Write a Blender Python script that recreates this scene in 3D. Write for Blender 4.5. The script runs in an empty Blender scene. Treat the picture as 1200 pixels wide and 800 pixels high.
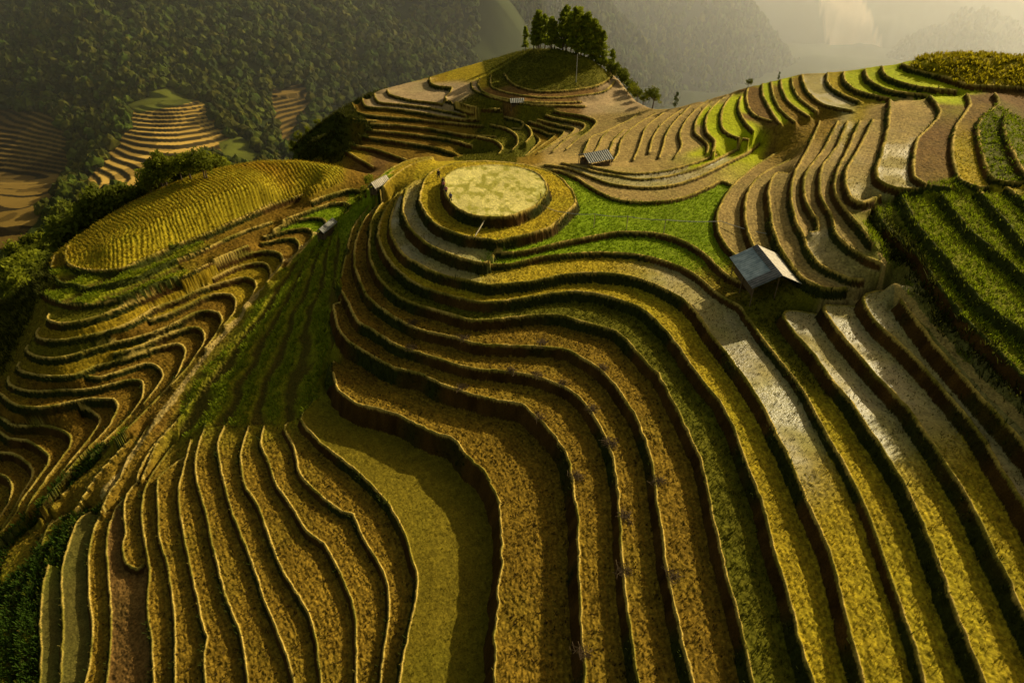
import bpy, bmesh, math, random, time
import numpy as np
from mathutils import Vector, Matrix
T0=time.time()
C=bpy.context.scene.collection
R=math.radians
random.seed(7); rng=np.random.default_rng(11)
# ------------------------------------------------------------------ camera model (used to survey the ground from photo bearings)
PITCH=R(36.0); HCAM=44.0; F=800.0
cp,sp=math.cos(PITCH),math.sin(PITCH)
def ray(u,v):
    a=(u-600)/F; b=(400-v)/F
    return np.array([a, cp+b*sp, -sp+b*cp])
def at(u,v,z):
    d=ray(u,v); t=(z-HCAM)/d[2]
    return (d[0]*t, d[1]*t)
def project(x,y,z):
    dz=z-HCAM
    f=y*cp-dz*sp; up=y*sp+dz*cp
    f=np.maximum(f,1e-3)
    return 600+F*x/f, 400-F*up/f
# ------------------------------------------------------------------ numpy noise
def vnoise(x,y,seed=0):
    r=np.random.default_rng(seed); tab=r.random((256,256)).astype(np.float32)
    xi=np.floor(x).astype(np.int32); yi=np.floor(y).astype(np.int32)
    fx=(x-xi).astype(np.float32); fy=(y-yi).astype(np.float32)
    fx=fx*fx*(3-2*fx); fy=fy*fy*(3-2*fy)
    x0=xi&255; x1=(xi+1)&255; y0=yi&255; y1=(yi+1)&255
    return (tab[x0,y0]*(1-fx)+tab[x1,y0]*fx)*(1-fy)+(tab[x0,y1]*(1-fx)+tab[x1,y1]*fx)*fy
def fbm(x,y,seed=0,oct=4):
    s=0; a=0.5; t=0
    for k in range(oct):
        s=s+a*vnoise(x*(2**k)+17.3*k,y*(2**k)+9.1*k,seed+k); t+=a; a*=0.5
    return s/t
# ------------------------------------------------------------------ terrace edges: name z_top z_bottom : u v u v ...   (uphill on the left hand)
EDGES='''
C0c 0 -1.6 : 521 206 519 214 521 226 530 240 545 249 565 254 595 254 612 249 629 240 640 227 641 217 635 206 622 199 600 194.5 575 193 550 195 532 199
C1c -1.6 -3.1 : 501 205 494 217 491 232 495 245 507 260 525 270 542 276 560 279 575 281 581 283 600 279 625 273 645 266 662 252 675 237 672 225 662 212 647 202 625 195 600 190.5 575 189 550 189 525 193 510 199
C2 -3.1 -4.7 : 497 209 485 212.5 476 221 472 237 472.5 252 480 267 500 285 525 297 550 305 565 309 572 307.5
C2r -3.1 -3.9 : 579 300 581 296 600 296 625 292 650 286 675 281 700 276 725 272 750 272 762 272.5 782 276 805 285 825 297.5 840 312 855 325 872 332
C2b -3.9 -4.7 : 571 311 600 309 637 301 675 297 712 296 750 299 775 305 800 314 817 324 832 337 850 350 867 359 871 366 882 382 900 405 925 437 940 457 955 485 963 500 991 549 1014 597 1032 646 1051 699 1070 755 1083 800 1105 880
C3 -4.7 -6.1 : 476 219 470 224 461 242 456 260 460 280 475 300 500 315 525 324 550 329 570 334 600 332 625 329 650 324 675 321 700 320 725 322 750 327 782 341 807 357 835 395 855 420 875 447 895 480 905 500 924 537 946 590 972 650 991 725 1004 770 1012 800 1030 880
C4 -6.1 -7.5 : 465 226 450 247 442 270 447 290 460 310 482 330 512 342 550 352 575 354 605 351 637 345 675 342 700 344.5 725 351 750 361 767 375 782 390 800 415 812 432 827 450 842 470 858 500 871 534 890 582 905 639 920 687 939 759 952 800 970 880
C5 -7.5 -8.9 : 449 235 436 255 432 280 434 305 445 327 465 347 487 357 520 366 545 374 562 376 590 373 625 370 652 369 675 375 700 382 722 388 735 400 750 417 762 431 772 437 774 445 785 465 802 500 821 541 834 601 849 669 864 725 881 796 900 880
C6 -8.9 -10.3 : 442 239 425 260 416 285 415 310 422 331 430 347 450 364 475 379 500 389 532 395 557 403 587 405 625 406 650 408 667 411 680 418 700 431 714 445 729 464 741 483 749 500 762 534 767 575 775 627 782 676 792 721 800 757 812 800 830 880
C7 -10.3 -11.7 : 431 242 414 265 407 290 400 320 396 335 405 350 412 366 420 377 437 387 450 395 465 405 480 410 500 416 525 424 555 432 580 434 605 437 630 442 650 449 667 457 685 472 702 500 715 530 723 567 725 605 728 650 734 710 741 759 747 796 760 880
C8 -11.7 -14 : 398 353 390 357 392 372 397 387 410 402 425 410 450 425 467 433 490 437 505 444 515 450 537 457 562 465 590 470 610 474 625 485 640 500 659 524 668 549 672 575 677 597 677 642 678 680 680 725 683 770 685 800 690 880
C9 -14 -16.8 : 390 424 386 429 390 442 395 455 407 466 425 475 445 480 465 486 490 498 509 506 531 515 546 534 567 552 578 575 586 605 587 642 586 680 582 717 578 740 579 770 578 800 575 880
C10 -16.8 -17.9 : 366 470 352 491 362 505 375 519 400 539 422 556 445 579 462 601 475 631 484 661 488 684 484 714 477 744 471 777 467 798 455 880
F11 -17.9 -18.62 : 336 495 332 502 340 516 345 530 351 556 371 577 400 599 413 603 421 624 437 650 451 676 455 710 452 744 447 777 444 800 436 880
F12 -18.62 -19.34 : 308 500 304 519 315 545 322 567 341 594 360 624 379 637 392 661 401 678 411 702 416 732 417 770 416 800 412 880
F13 -19.34 -20.06 : 290 500 281 530 285 564 300 590 311 620 322 650 337 680 356 710 366 736 371 762 375 796 380 880
F14 -20.06 -20.78 : 264 495 254 519 261 564 270 597 285 635 300 676 311 710 326 744 337 777 343 800 360 880
F15 -20.78 -21.5 : 240 497 229 530 229 560 240 601 251 650 262 695 277 732 285 762 289 800 295 880
F16 -21.5 -22.22 : 222 517 214 549 208 579 214 624 225 676 234 721 239 740 242 747 238 765 240 800 244 880
F17 -22.22 -22.94 : 214 536 195 549 184 562 184 590 186 631 195 661 202 710 204 755 204 800 204 880
F18 -22.94 -23.66 : 202 522 187 541 171 567 165 597 169 635 174 665 171 710 176 744 180 800 184 880
F19 -23.66 -24.38 : 170 562 161 564 148 579 144 597 146 624 142 642 148 661 161 667 168 662
F20 -24.38 -25.1 : 150 580 135 594 124 631 126 676 129 725 127 770 124 800 116 880
F21 -25.1 -25.82 : 126 600 116 605 107 627 103 650 103 695 107 732 105 770 99 800 85 880
F22 -25.82 -26.54 : 117 596 94 605 81 631 73 661 71 695 73 732 71 770 70 800 62 880
F23 -26.54 -27.26 : 102 597 82 612 60 650 49 687 46 725 47 762 45 800 30 880
F24 -27.26 -27.98 : 82 600 56 616 45 650 37 680 24 725 22 800 10 880
F25 -27.98 -28.7 : 60 610 41 642 22 676 7 717 0 740 -18 800 -45 880
P1 -22.9~-24.6 -23.5~-25.3 : 172 500 160 520 148 538 140 560 128 575 121 592 118 600
P2 -22.3~-23.7 -22.9~-24.3 : 198 500 180 522 165 545 160 562 164 564
P3 -21.9~-23.2 -22.4~-23.8 : 224 470 200 500 184 518 172 545 166 561
W1 -23.4~-26 -24.1~-26.8 : 150 516 128 540 110 562 96 585 90 596
W2 -24~-31 -24.8~-31.8 : 140 508 115 532 90 560 72 583 60 597 40 616 0 648 -40 680
W3 -24.8~-32 -25.4~-32.8 : 130 508 105 532 80 560 60 584 48 600 28 618 0 637 -40 662
S2 -2.5 -3.9 : 960 368 925 363 917 367 925 382 950 412 975 445 1000 476 1016 500 1055 560 1077 605 1096 650 1119 714 1137 762 1152 800 1180 880
S3 -1.1 -2.5 : 1005 359 968 357 965 361 984 391 1017 429 1062 477 1079 500 1119 560 1145 605 1171 661 1200 721 1240 800 1270 860
S4 0.3 -1.1 : 1047 341 1025 341 1010 348 1025 376 1062 410 1100 451 1141 500 1167 541 1200 594 1260 700 1330 800
S5 1.9 0.3 : 1056 352 1078 382 1100 410 1150 466 1192 512 1230 560 1300 650 1360 730
N1 -2.2 -3.1 : 909 179 888 192 870 206 856 219 845 237 840 250 841 270 850 287 865 302 878 312
N2 -1.1 -2.2 : 925 187 900 199 885 210 875 227 872 247 875 270 882 287 892 300
N3 0.2 -1.1 : 927 204 909 202 901 217 900 235 904 262 912 287 925 307 940 325 960 336 975 339 990 338
N4 2~1 1.1~0.1 : 960 142 950 165 931 202 926 230 932 260 940 274 946 292 960 310 980 320 997 327 1010 328
N5 2.8~2 2~1 : 981 142 967 170 944 202 941 222 947 244 956 256 957 270 950 272
N6 3.6~3 2.8~2 : 992 142 982 167 962 197 961 229 973 252 979 273 996 290 1018 303 1030 308
N7 4.3 3.3 : 1007 142 997 165 981 199 977 220 984 237 996 252 1009 267 1022 284
N8 5.3 4.3 : 1022 140 1010 165 992 197 990 212 993 224 998 233 1011 238 1024 233 1032 230
N9 6.2 5.2 : 1042 117 1040 147 1032 180 1026 200 1030 212 1050 220 1070 221 1085 222
N10 7 6.2 : 1089 112 1101 130 1090 147 1075 162 1070 180 1071 207 1090 217 1112 220
N11 7.7 7 : 1132 110 1136 122 1120 147 1115 167 1117 192 1125 210 1147 219 1158 219
N12 8.5 7.7 : 1165 109 1169 120 1147 142 1147 167 1157 200 1165 210 1190 214 1200 214
N13 9.3 8.5 : 1177 135 1176 152 1187 180 1200 202 1230 235
G0 4.2 2.8 : 1024 238 1035 262 1074 297 1100 335 1137 380 1197 438 1260 500
G1 5.4 4.2 : 1055 228 1077 267 1111 305 1152 354 1197 387 1260 440
G2 6.5 5.4 : 1104 228 1137 271 1175 301 1200 324 1260 375
G3 7.5 6.5 : 1147 224 1175 256 1200 286 1260 340
G4 8.4 7.5 : 1180 220 1200 236 1260 290
Q1 -2.6 -3.1 : 648 199 655 200 675 208 693 220 713 230 725 234 750 237 775 236 800 232 820 224 835 217 845 212 856 216
Q2 -2.2 -2.6 : 640 193 658 195 675 200 700 210 715 215 745 219 775 219 800 214 825 205 850 192 875 180 890 168
Q3 -1.9 -2.2 : 660 191 680 196 700 202 725 206 750 210 780 207 805 201 830 192 850 182 870 172
Q4 -1.6 -1.9 : 690 194 700 197 737 203 775 201 800 195 820 189 840 181
M0 -13.4 -14.5 : 78 288 75 300 80 309 100 316 140 315 170 303 205 288 250 270 290 252 330 236 370 224
M1 -14.5 -15.5~-15 : 62 300 59 312 64 326 90 335 125 335 160 325 200 308 240 292 275 275 318 260
M2 -15.5~-15.1 -16.5~-15.7 : 45 322 44 334 52 346 75 355 100 357 140 350 180 335 220 320 250 305 290 288
Ma -16.6~-16.2 -17.8~-17 : 56 368 54 374 70 379 95 376 125 367 155 355 185 342 215 330 250 313 287 299 312 294 327 297 331 308 322 320 312 330
Mb -18.4 -19.4 : 44 385 41 390 44 396 65 399 95 395 125 388 155 377 182 361 212 350 237 338 265 330 287 325 297 329 299 337 292 350 285 358
Mc -20.3 -21.4 : 31 405 29 409 37 416 60 420 85 416 125 404 162 395 195 384 225 368 240 364 255 367 259 377 250 395 240 407
Md -22.3 -23.2 : 21 425 19 430 30 437 57 441 87 439 112 429 150 419 187 407 207 403 215 408 215 418 208 436 200 449 184 466 160 490 135 515
Mj -17.6 -18.4 : 250 326 275 314 300 308 312 310 317 320 312 332 305 340
Mk -16.2 -16.9 : 307 285 332 280 345 280 350 290 342 303 336 312
Ml -15.5 -16.2 : 310 277 337 270 360 268 366 275 360 285 350 296
Mm -14.8 -15.5 : 320 270 335 262 357 256 377 256 382 262
Mn -14 -14.8 : 332 258 362 247 385 239 404 237 410 243 404 250
Mo -13 -14 : 365 236 390 227 412 222 427 225
Mg -19.4 -20.3 : 175 375 200 367 225 355 250 345 270 345 275 354 272 367 262 380
Me -21.3 -22.3 : 134 414 155 409 190 395 220 384 234 385 239 397 230 415 217 432 200 450
Md2 -23.2 -24 : 101 441 117 442 140 435 170 426 183 429 190 440 181 456 168 472
Pp -24.2 -25.2 : 9 442 10 450 22 456 42 459 75 457 105 456 135 449 155 445 166 447 167 457 162 472 150 488 130 508 105 532
Pq -25.2 -26.6 : -15 452 0 462 12 472 30 477 55 477 82 471 107 467 131 468 136 474 132 490 120 507 100 527 82 547 60 572 45 590
Pr -26.8 -28 : 95 479 107 482 116 491 112 502 98 520 82 540 66 560
Ps -28.2 -29.6 : -20 480 0 490 17 499 45 499 67 502 82 511 80 525 67 542 50 565 32 592 27 610 10 625 -20 645
Pt -29.6 -31 : -20 498 0 507 10 514 30 516 47 526 56 534 54 545 42 562 27 582 18 600 5 618 -20 638
Pu -31 -32.3 : -20 528 0 530 15 531 27 539 37 550 35 562 22 582 12 602 0 620 -20 635
Pv -32.3 -33.6 : -20 552 0 557 9 562 12 570 9 587 0 603 -20 622
H1 -9 -9.7 : 453 105 456 110 465 113 482 117 520 122 552 132 587 132
H2 -9.7 -10.4 : 438 110 440 116 446 120 470 122 507 127 545 135
H3 -10.4 -11.2 : 424 115 425 120 431 125 460 127 495 132 537 139 582 140
H4 -11.2 -12 : 412 121 415 127 420 132 445 136 482 139 532 144 565 147
H4b -11.6 -12 : 400 128 402 134 408 138 425 141 440 141
H5 -12 -12.9 : 435 145 470 147 507 151 545 158 580 160
H6 -12.9 -13.8 : 430 152 470 156 520 162 552 170
H7 -13.8 -14.8 : 425 160 460 165 507 172 532 180
H8 -14.8 -15.8 : 412 170 440 175 475 187
H9 -15.8 -16.8 : 405 177 427 190 436 195
HA -7.6 -8.6 : 503 91 505 98 515 101 528 102 527 108 521 115 535 120 560 126 588 128
K1 -5 -5.5 : 590 86 597 95 610 102 635 107 672 105 700 100 715 91 716 84
K2 -5.5 -5.9 : 575 88 577 102 610 111 647 114 685 111 710 106 721 95
K3 -5.9 -6.3 : 562 92 560 100 572 110 610 118 647 120 680 119
K4 -6.3 -6.8 : 552 96 555 105 585 116 622 122 685 124
B1 -7 -7.8 : 650 130 658 132 680 135 697 141 693 150 677 162 663 174
B2 -7.8 -8.6 : 640 135 650 138 670 142 684 145 682 152 663 163 647 177
B3 -8.6 -9.4 : 630 140 643 143 660 148 672 150 669 156 650 167 630 178
B4 -9.4 -10.2 : 620 142 633 146 647 151 660 154 655 161 640 172 628 180
B5 -10.2 -11 : 615 148 632 152 642 157 650 158 633 171 617 182
B6 -11 -11.8 : 600 150 617 153 629 160 631 166 615 182
E1 -9.5 -10.2 : 585 136 605 140 618 148 622 158 615 166
E2 -10.4 -11.1 : 575 146 592 150 604 158 606 168 600 175
E3 -11.3 -12 : 560 160 578 164 588 172 584 180
R1 -5.2 -6 : 750 132 733 142 703 156 692 160 688 168 683 178
R2 -4.8 -5.2 : 712 153 705 160 702 167 695 180
R3 -4.2 -4.8 : 767 133 742 148 728 163 723 180 718 188
R3b -4.5 -4.9 : 730 152 718 165 712 182
R4 -3.6 -4.2 : 777 132 757 148 752 160 748 172 742 187
R5 -3 -3.6 : 798 128 777 143 765 160 760 178
R6 -2.4 -3 : 808 124 792 140 781 155 776 172 772 184
R7 -1.8 -2.4 : 829 117 808 135 796 155 798 170 790 184
R8 -1.2 -1.8 : 833 119 822 130 815 142 814 155 822 162 829 170 828 178
R9 -0.5 -1.2 : 847 114 832 128 826 142 828 155 837 165 835 177
R10 0.1 -0.5 : 858 110 847 125 844 138 846 150 858 159 876 163
R11 0.8 0.1 : 868 112 865 126 873 143 882 153
T1 1 0.5 : 876 103 874 112 876 124 885 135 903 141
T2 1.5 1 : 893 98 893 110 904 131 913 144
T3 2 1.5 : 903 96 906 113 915 129 930 142
T4 2.5 2 : 914 93 916 105 925 120 947 136
T5 3 2.5 : 927 91 929 103 937 115 955 129
T6 3.6 3 : 939 87 941 97 947 108 965 122 997 129
T7 4.3 3.6 : 969 85 969 95 976 104 990 112 1005 118
T8 5.2 4.3 : 988 84 990 95 1007 107 1042 115
T9 6.2 5.2 : 1013 81 1017 92 1040 105 1085 111
T10 7.2 6.2 : 1033 78 1040 90 1075 101 1120 106
T11 8.2 7.2 : 1057 75 1075 82 1107 90 1135 99 1170 101 1200 102 1240 103
L1 -5 -6.5 : 505 186 488 190 470 199 455 211 445 222
L2 -6.5 -8 : 505 184.5 485 188 465 197 450 208 437 220
L3 -8 -9.5 : 505 183.5 482 186.5 460 196 444 208 430 222
'''
# free lines (no riser): z varies by point:  u v z
FREE='''
path : 372 276 -16.2 350 297 -17 332 315 -17.8 307 343 -18.8 275 380 -20 250 405 -20.6 225 437 -21.1 200 470 -21.6 175 500 -22.1 155 525 -22.7 138 552 -23.4 120 575 -24.3
ridgepath : 1032 299 3.3 1045 320 2.9 1060 344 2.5 1100 393 2.1 1150 450 2 1200 500 1.9 1260 565 1.9 1330 640 1.9
gully : 1045 262 3.5 1075 320 3 1115 375 2.8 1150 420 2.7
dome : 120 290 -11.2 160 270 -10.2 205 250 -9.4 250 232 -8.9 300 215 -8.6 350 207 -9.2 390 207 -10.8
skyA : 62 300 -16 90 278 -14 110 264 -12.6 150 240 -10.6 200 216 -9 250 199 -8.2 300 189 -8 350 188 -8.6 400 196 -10.6 425 203 -12
sadd : 425 206 -12.2 440 214 -12.6 452 218 -12.4
edgeL : 0 350 -20 0 390 -22.5 0 430 -24.5
edgeL2 : 30 335 -17 15 360 -19 8 400 -22
cropA : 398 260 -13 392 300 -13.2 385 340 -13.8 380 380 -14.6 378 420 -15.4 372 455 -16.8
cropB : 372 290 -15 355 330 -15.8 345 370 -16.6 335 420 -18 325 465 -19 315 488 -19.8
cropC : 350 310 -16.6 330 340 -17.4 305 380 -18.4 280 420 -19.3 255 460 -20.3 235 490 -21.3
skyH : 347 167 -27 380 140 -19 407 122 -14 445 105 -11 500 91 -9 535 80 -8.2 590 65 -5 620 57 -2 650 56 1 690 66 0 712 85 -4
slopeH : 350 178 -25 375 185 -21 400 192 -18.5
slopeH2 : 365 160 -22 390 160 -17 405 150 -14.5
knob : 600 80 -3.6 630 72 -1.5 660 70 -0.8 695 78 -2.5
pond : 660 126 -6.9 690 118 -6.9 712 110 -6.9 722 122 -6.9
skyP : 725 92 -6.3 745 118 -6.6 765 128 -5.2 790 127 -3.4 830 115 -1.4 855 109 0.2 870 103 0.8 900 96 1.7 940 86 3.4 990 83 4.9 1035 76 6.9
gulT : 890 150 0 905 146 0.3 925 150 0.7 950 141 1.4 1000 131 3.2 1035 124 4.6
moundT : 1075 73 9.2 1100 69 10.2 1150 68 10.6 1200 72 10.3 1240 74 10.3
moundS : 1060 72 8.2 1100 66 9.6 1150 64.5 10.2 1200 69 10 1240 71 9.8
gully2 : 560 176 -14 600 178 -12.6 540 182 -15.5
'''
# world lines x y z (slopes that fall away out of sight)
BACK=[]
def parse(txt,n):
    out=[]
    for ln in txt.strip().splitlines():
        h,b=ln.split(':'); h=h.split(); p=np.array([float(t) for t in b.split()]).reshape(-1,n); out.append((h,p))
    return out
def spline(P,closed,step):
    n=len(P); out=[]
    for i in range(n if closed else n-1):
        if closed: p0,p1,p2,p3=P[(i-1)%n],P[i],P[(i+1)%n],P[(i+2)%n]
        else: p0,p1,p2,p3=P[max(i-1,0)],P[i],P[i+1],P[min(i+2,n-1)]
        L=np.linalg.norm(p2-p1); m=max(2,int(L/step))
        # centripetal-ish via clamped tangents
        t=np.linspace(0,1,m,endpoint=False)[:,None]
        d1=(p2-p0)/2; d2=(p3-p1)/2
        l1=np.linalg.norm(d1)+1e-9; l2=np.linalg.norm(d2)+1e-9
        d1=d1*min(1,L/l1); d2=d2*min(1,L/l2)
        out.append((2*t**3-3*t**2+1)*p1+(t**3-2*t**2+t)*d1+(-2*t**3+3*t**2)*p2+(t**3-t**2)*d2)
    if not closed: out.append(P[-1:])
    o=np.concatenate(out)
    if closed: o=np.concatenate([o,o[:1]])
    return o
# ------------------------------------------------------------------ grid around the foot of the viewpoint
NT=2080; TH=np.linspace(R(-67),R(67),NT)
rr=[20.0]
while rr[-1]<262: rr.append(rr[-1]+0.07+0.00105*rr[-1])
RR=np.array(rr); NR=len(RR)
X=(RR[:,None]*np.sin(TH)[None,:]).astype(np.float32); Y=(RR[:,None]*np.cos(TH)[None,:]).astype(np.float32)
print('grid',NR,NT)
Dm=np.full((NR,NT),99,np.float32); ID=np.full((NR,NT),-1,np.int16)
ZT=np.zeros((NR,NT),np.float32); ZB=np.zeros((NR,NT),np.float32)
def window(x0,x1,y0,y1):
    xs=[x0,x1,x0,x1]; ys=[y0,y0,y1,y1]
    th=[math.atan2(a,b) for a,b in zip(xs,ys)]
    rmin=math.hypot(min(abs(x0),abs(x1)) if x0*x1>0 else 0, max(y0,0)); rmax=max(math.hypot(a,b) for a,b in zip(xs,ys))
    i0=np.searchsorted(RR,rmin)-1; i1=np.searchsorted(RR,rmax)+1
    j0=np.searchsorted(TH,min(th))-1; j1=np.searchsorted(TH,max(th))+1
    return max(i0,0),min(i1,NR),max(j0,0),min(j1,NT)
edges=parse(EDGES,2)
JIT=(fbm(X*0.9,Y*0.9,3,3)-0.5)*0.5+(fbm(X*0.28,Y*0.28,5,2)-0.5)*0.35
EW=[]
for ei,(h,P) in enumerate(edges):
    closed=h[0] in('C0c','C1c'); zr_=[[float(q) for q in t.split('~')] for t in h[1:3]]; n_=len(P)
    za=np.linspace(zr_[0][0],zr_[0][-1],n_); zc=np.linspace(zr_[1][0],zr_[1][-1],n_)
    W=np.array([[*at(P[k,0],P[k,1],za[k]),za[k],zc[k]] for k in range(n_)])
    S4_=spline(W,closed,1.1); S=S4_[:,:2]; zt,zb=za.mean(),zc.mean()
    w=0.14+0.32*(zt-zb); reach=6.5 if (np.hypot(*W[:,:2].T).mean()<112) else max(1.0,w+0.45)
    for k in range(len(S)-1):
        a=S[k]; b=S[k+1]; ab=b-a; L2=ab@ab
        if L2<1e-6: continue
        i0,i1,j0,j1=window(min(a[0],b[0])-reach,max(a[0],b[0])+reach,min(a[1],b[1])-reach,max(a[1],b[1])+reach)
        if i1<=i0 or j1<=j0: continue
        zt=S4_[k,2]; zb=S4_[k,3]
        x=X[i0:i1,j0:j1]-a[0]; y=Y[i0:i1,j0:j1]-a[1]
        t=np.clip((x*ab[0]+y*ab[1])/L2,0,1)
        dx=x-t*ab[0]; dy=y-t*ab[1]; d=np.sqrt(dx*dx+dy*dy)
        side=np.where(ab[0]*y-ab[1]*x>0,-1.0,1.0)   # left of travel = uphill = negative
        m=(d<np.abs(Dm[i0:i1,j0:j1]))&(d<reach)
        sub=Dm[i0:i1,j0:j1]; sub[m]=(d*side)[m]
        ID[i0:i1,j0:j1][m]=ei; ZT[i0:i1,j0:j1][m]=zt; ZB[i0:i1,j0:j1][m]=zb
print('edges',time.time()-T0)
HH=ZT-ZB; WD=0.14+0.32*HH
Dj=Dm+JIT*np.where(ID>=0,1,0)*np.clip(WD,0.3,1.0)
Dj[(ID<0)|(np.abs(Dm)>2.2)]=99
has=(ID>=0)&(np.abs(Dm)<2.2)
top=has&(Dj<=0)&(Dj>-0.5); ris=has&(Dj>0)&(Dj<WD); bot=has&(Dj>=WD)&(Dj<WD+0.3)
BW=np.clip(0.10+0.0022*np.hypot(X,Y),0.2,0.36)
bund=has&(Dj<=0)&(Dj>-BW-.06)
K=top|ris|bot
tt=np.clip(Dj/np.maximum(WD,0.1),0,1); prof=1-(0.72*tt+0.28*tt*tt*(3-2*tt))
Z=np.zeros((NR,NT),np.float32)
Z[top]=ZT[top]; Z[bot]=ZB[bot]; Z[ris]=(ZB+HH*prof)[ris]
# free lines
def lay(P,z,soft=True):
    for k in range(len(P)-1):
        n=max(2,int(np.hypot(*(P[k+1]-P[k]))/0.25)); t=np.linspace(0,1,n)
        x=P[k,0]+(P[k+1,0]-P[k,0])*t; y=P[k,1]+(P[k+1,1]-P[k,1])*t; zz=z[k]+(z[k+1]-z[k])*t
        i=np.clip(np.searchsorted(RR,np.hypot(x,y)),0,NR-1); th=np.arctan2(x,y); j=np.clip(np.searchsorted(TH,th),0,NT-1)
        ok=(np.hypot(x,y)<RR[-1])&(np.abs(th)<TH[-1])
        for a,b,c in zip(i[ok],j[ok],zz[ok]):
            s=K[max(a-1,0):a+2,max(b-1,0):b+2]; zs=Z[max(a-1,0):a+2,max(b-1,0):b+2]
            fr=~s; zs[fr]=c; s[fr]=True
free={h[0]:p for h,p in parse(FREE,3)}
FW={}
for n,p in free.items():
    P=np.array([at(u,v,z) for u,v,z in p]); FW[n]=(P,p[:,2]); 
HARD=K.copy()
for n,(P,z) in FW.items(): lay(P,z)
def behind(name,offs):
    P,z=FW[name]; d=P/np.linalg.norm(P,axis=1)[:,None]
    for o,dz in offs: lay(P+d*o,z+dz)
behind('skyA',[(4,-2),(12,-8),(30,-19),(55,-31)])
behind('skyH',[(3,-1.5),(12,-12),(30,-36)])
behind('skyP',[(4,-2),(14,-12),(34,-40)])
behind('moundS',[(4,-1),(16,-9),(40,-36)])
zout=-75
Z[-1,:]=zout; K[-1,:]=True
# near border below the viewpoint and left valley side
lay(np.array([[-130,62],[-110,100],[-105,130],[-110,170]],float),[-62,-58,-55,-65])
# ---- fill between by relaxation, coarse to fine
def relax(Z,K,it,w=1.0):
    F_=~K
    for _ in range(it):
        P=np.pad(Z,1,mode='edge')
        A=(P[:-2,1:-1]+P[2:,1:-1]+P[1:-1,:-2]+P[1:-1,2:])*0.25
        Z=np.where(F_,A,Z)
    return Z
def down(Z,K):
    n,m=Z.shape; n2,m2=(n+1)//2,(m+1)//2
    Zp=np.pad(np.where(K,Z,0),((0,n2*2-n),(0,m2*2-m))); Kp=np.pad(K,((0,n2*2-n),(0,m2*2-m))).astype(np.float32)
    s=lambda A:A[::2,::2]+A[1::2,::2]+A[::2,1::2]+A[1::2,1::2]
    k=s(Kp); return (s(Zp)/np.maximum(k,1)).astype(np.float32),k>0
pyr=[(Z,K)]
while min(pyr[-1][0].shape)>12: pyr.append(down(*pyr[-1]))
z,k=pyr[-1]; z=np.where(k,z,z[k].mean()).astype(np.float32); z=relax(z,k,400)
for lv in range(len(pyr)-2,-1,-1):
    Zl,Kl=pyr[lv]; n,m=Zl.shape
    up=np.repeat(np.repeat(z,2,0),2,1)[:n,:m]
    z=np.where(Kl,Zl,up); z=relax(z,Kl,200 if lv>2 else (90 if lv==2 else (60 if lv==1 else 30)))
Z=z
Z=relax(Z,HARD,24)          # soften creases of the free lines
print('relaxed',time.time()-T0)
ZS=Z.copy()
U,V=project(X,Y,Z)
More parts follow.
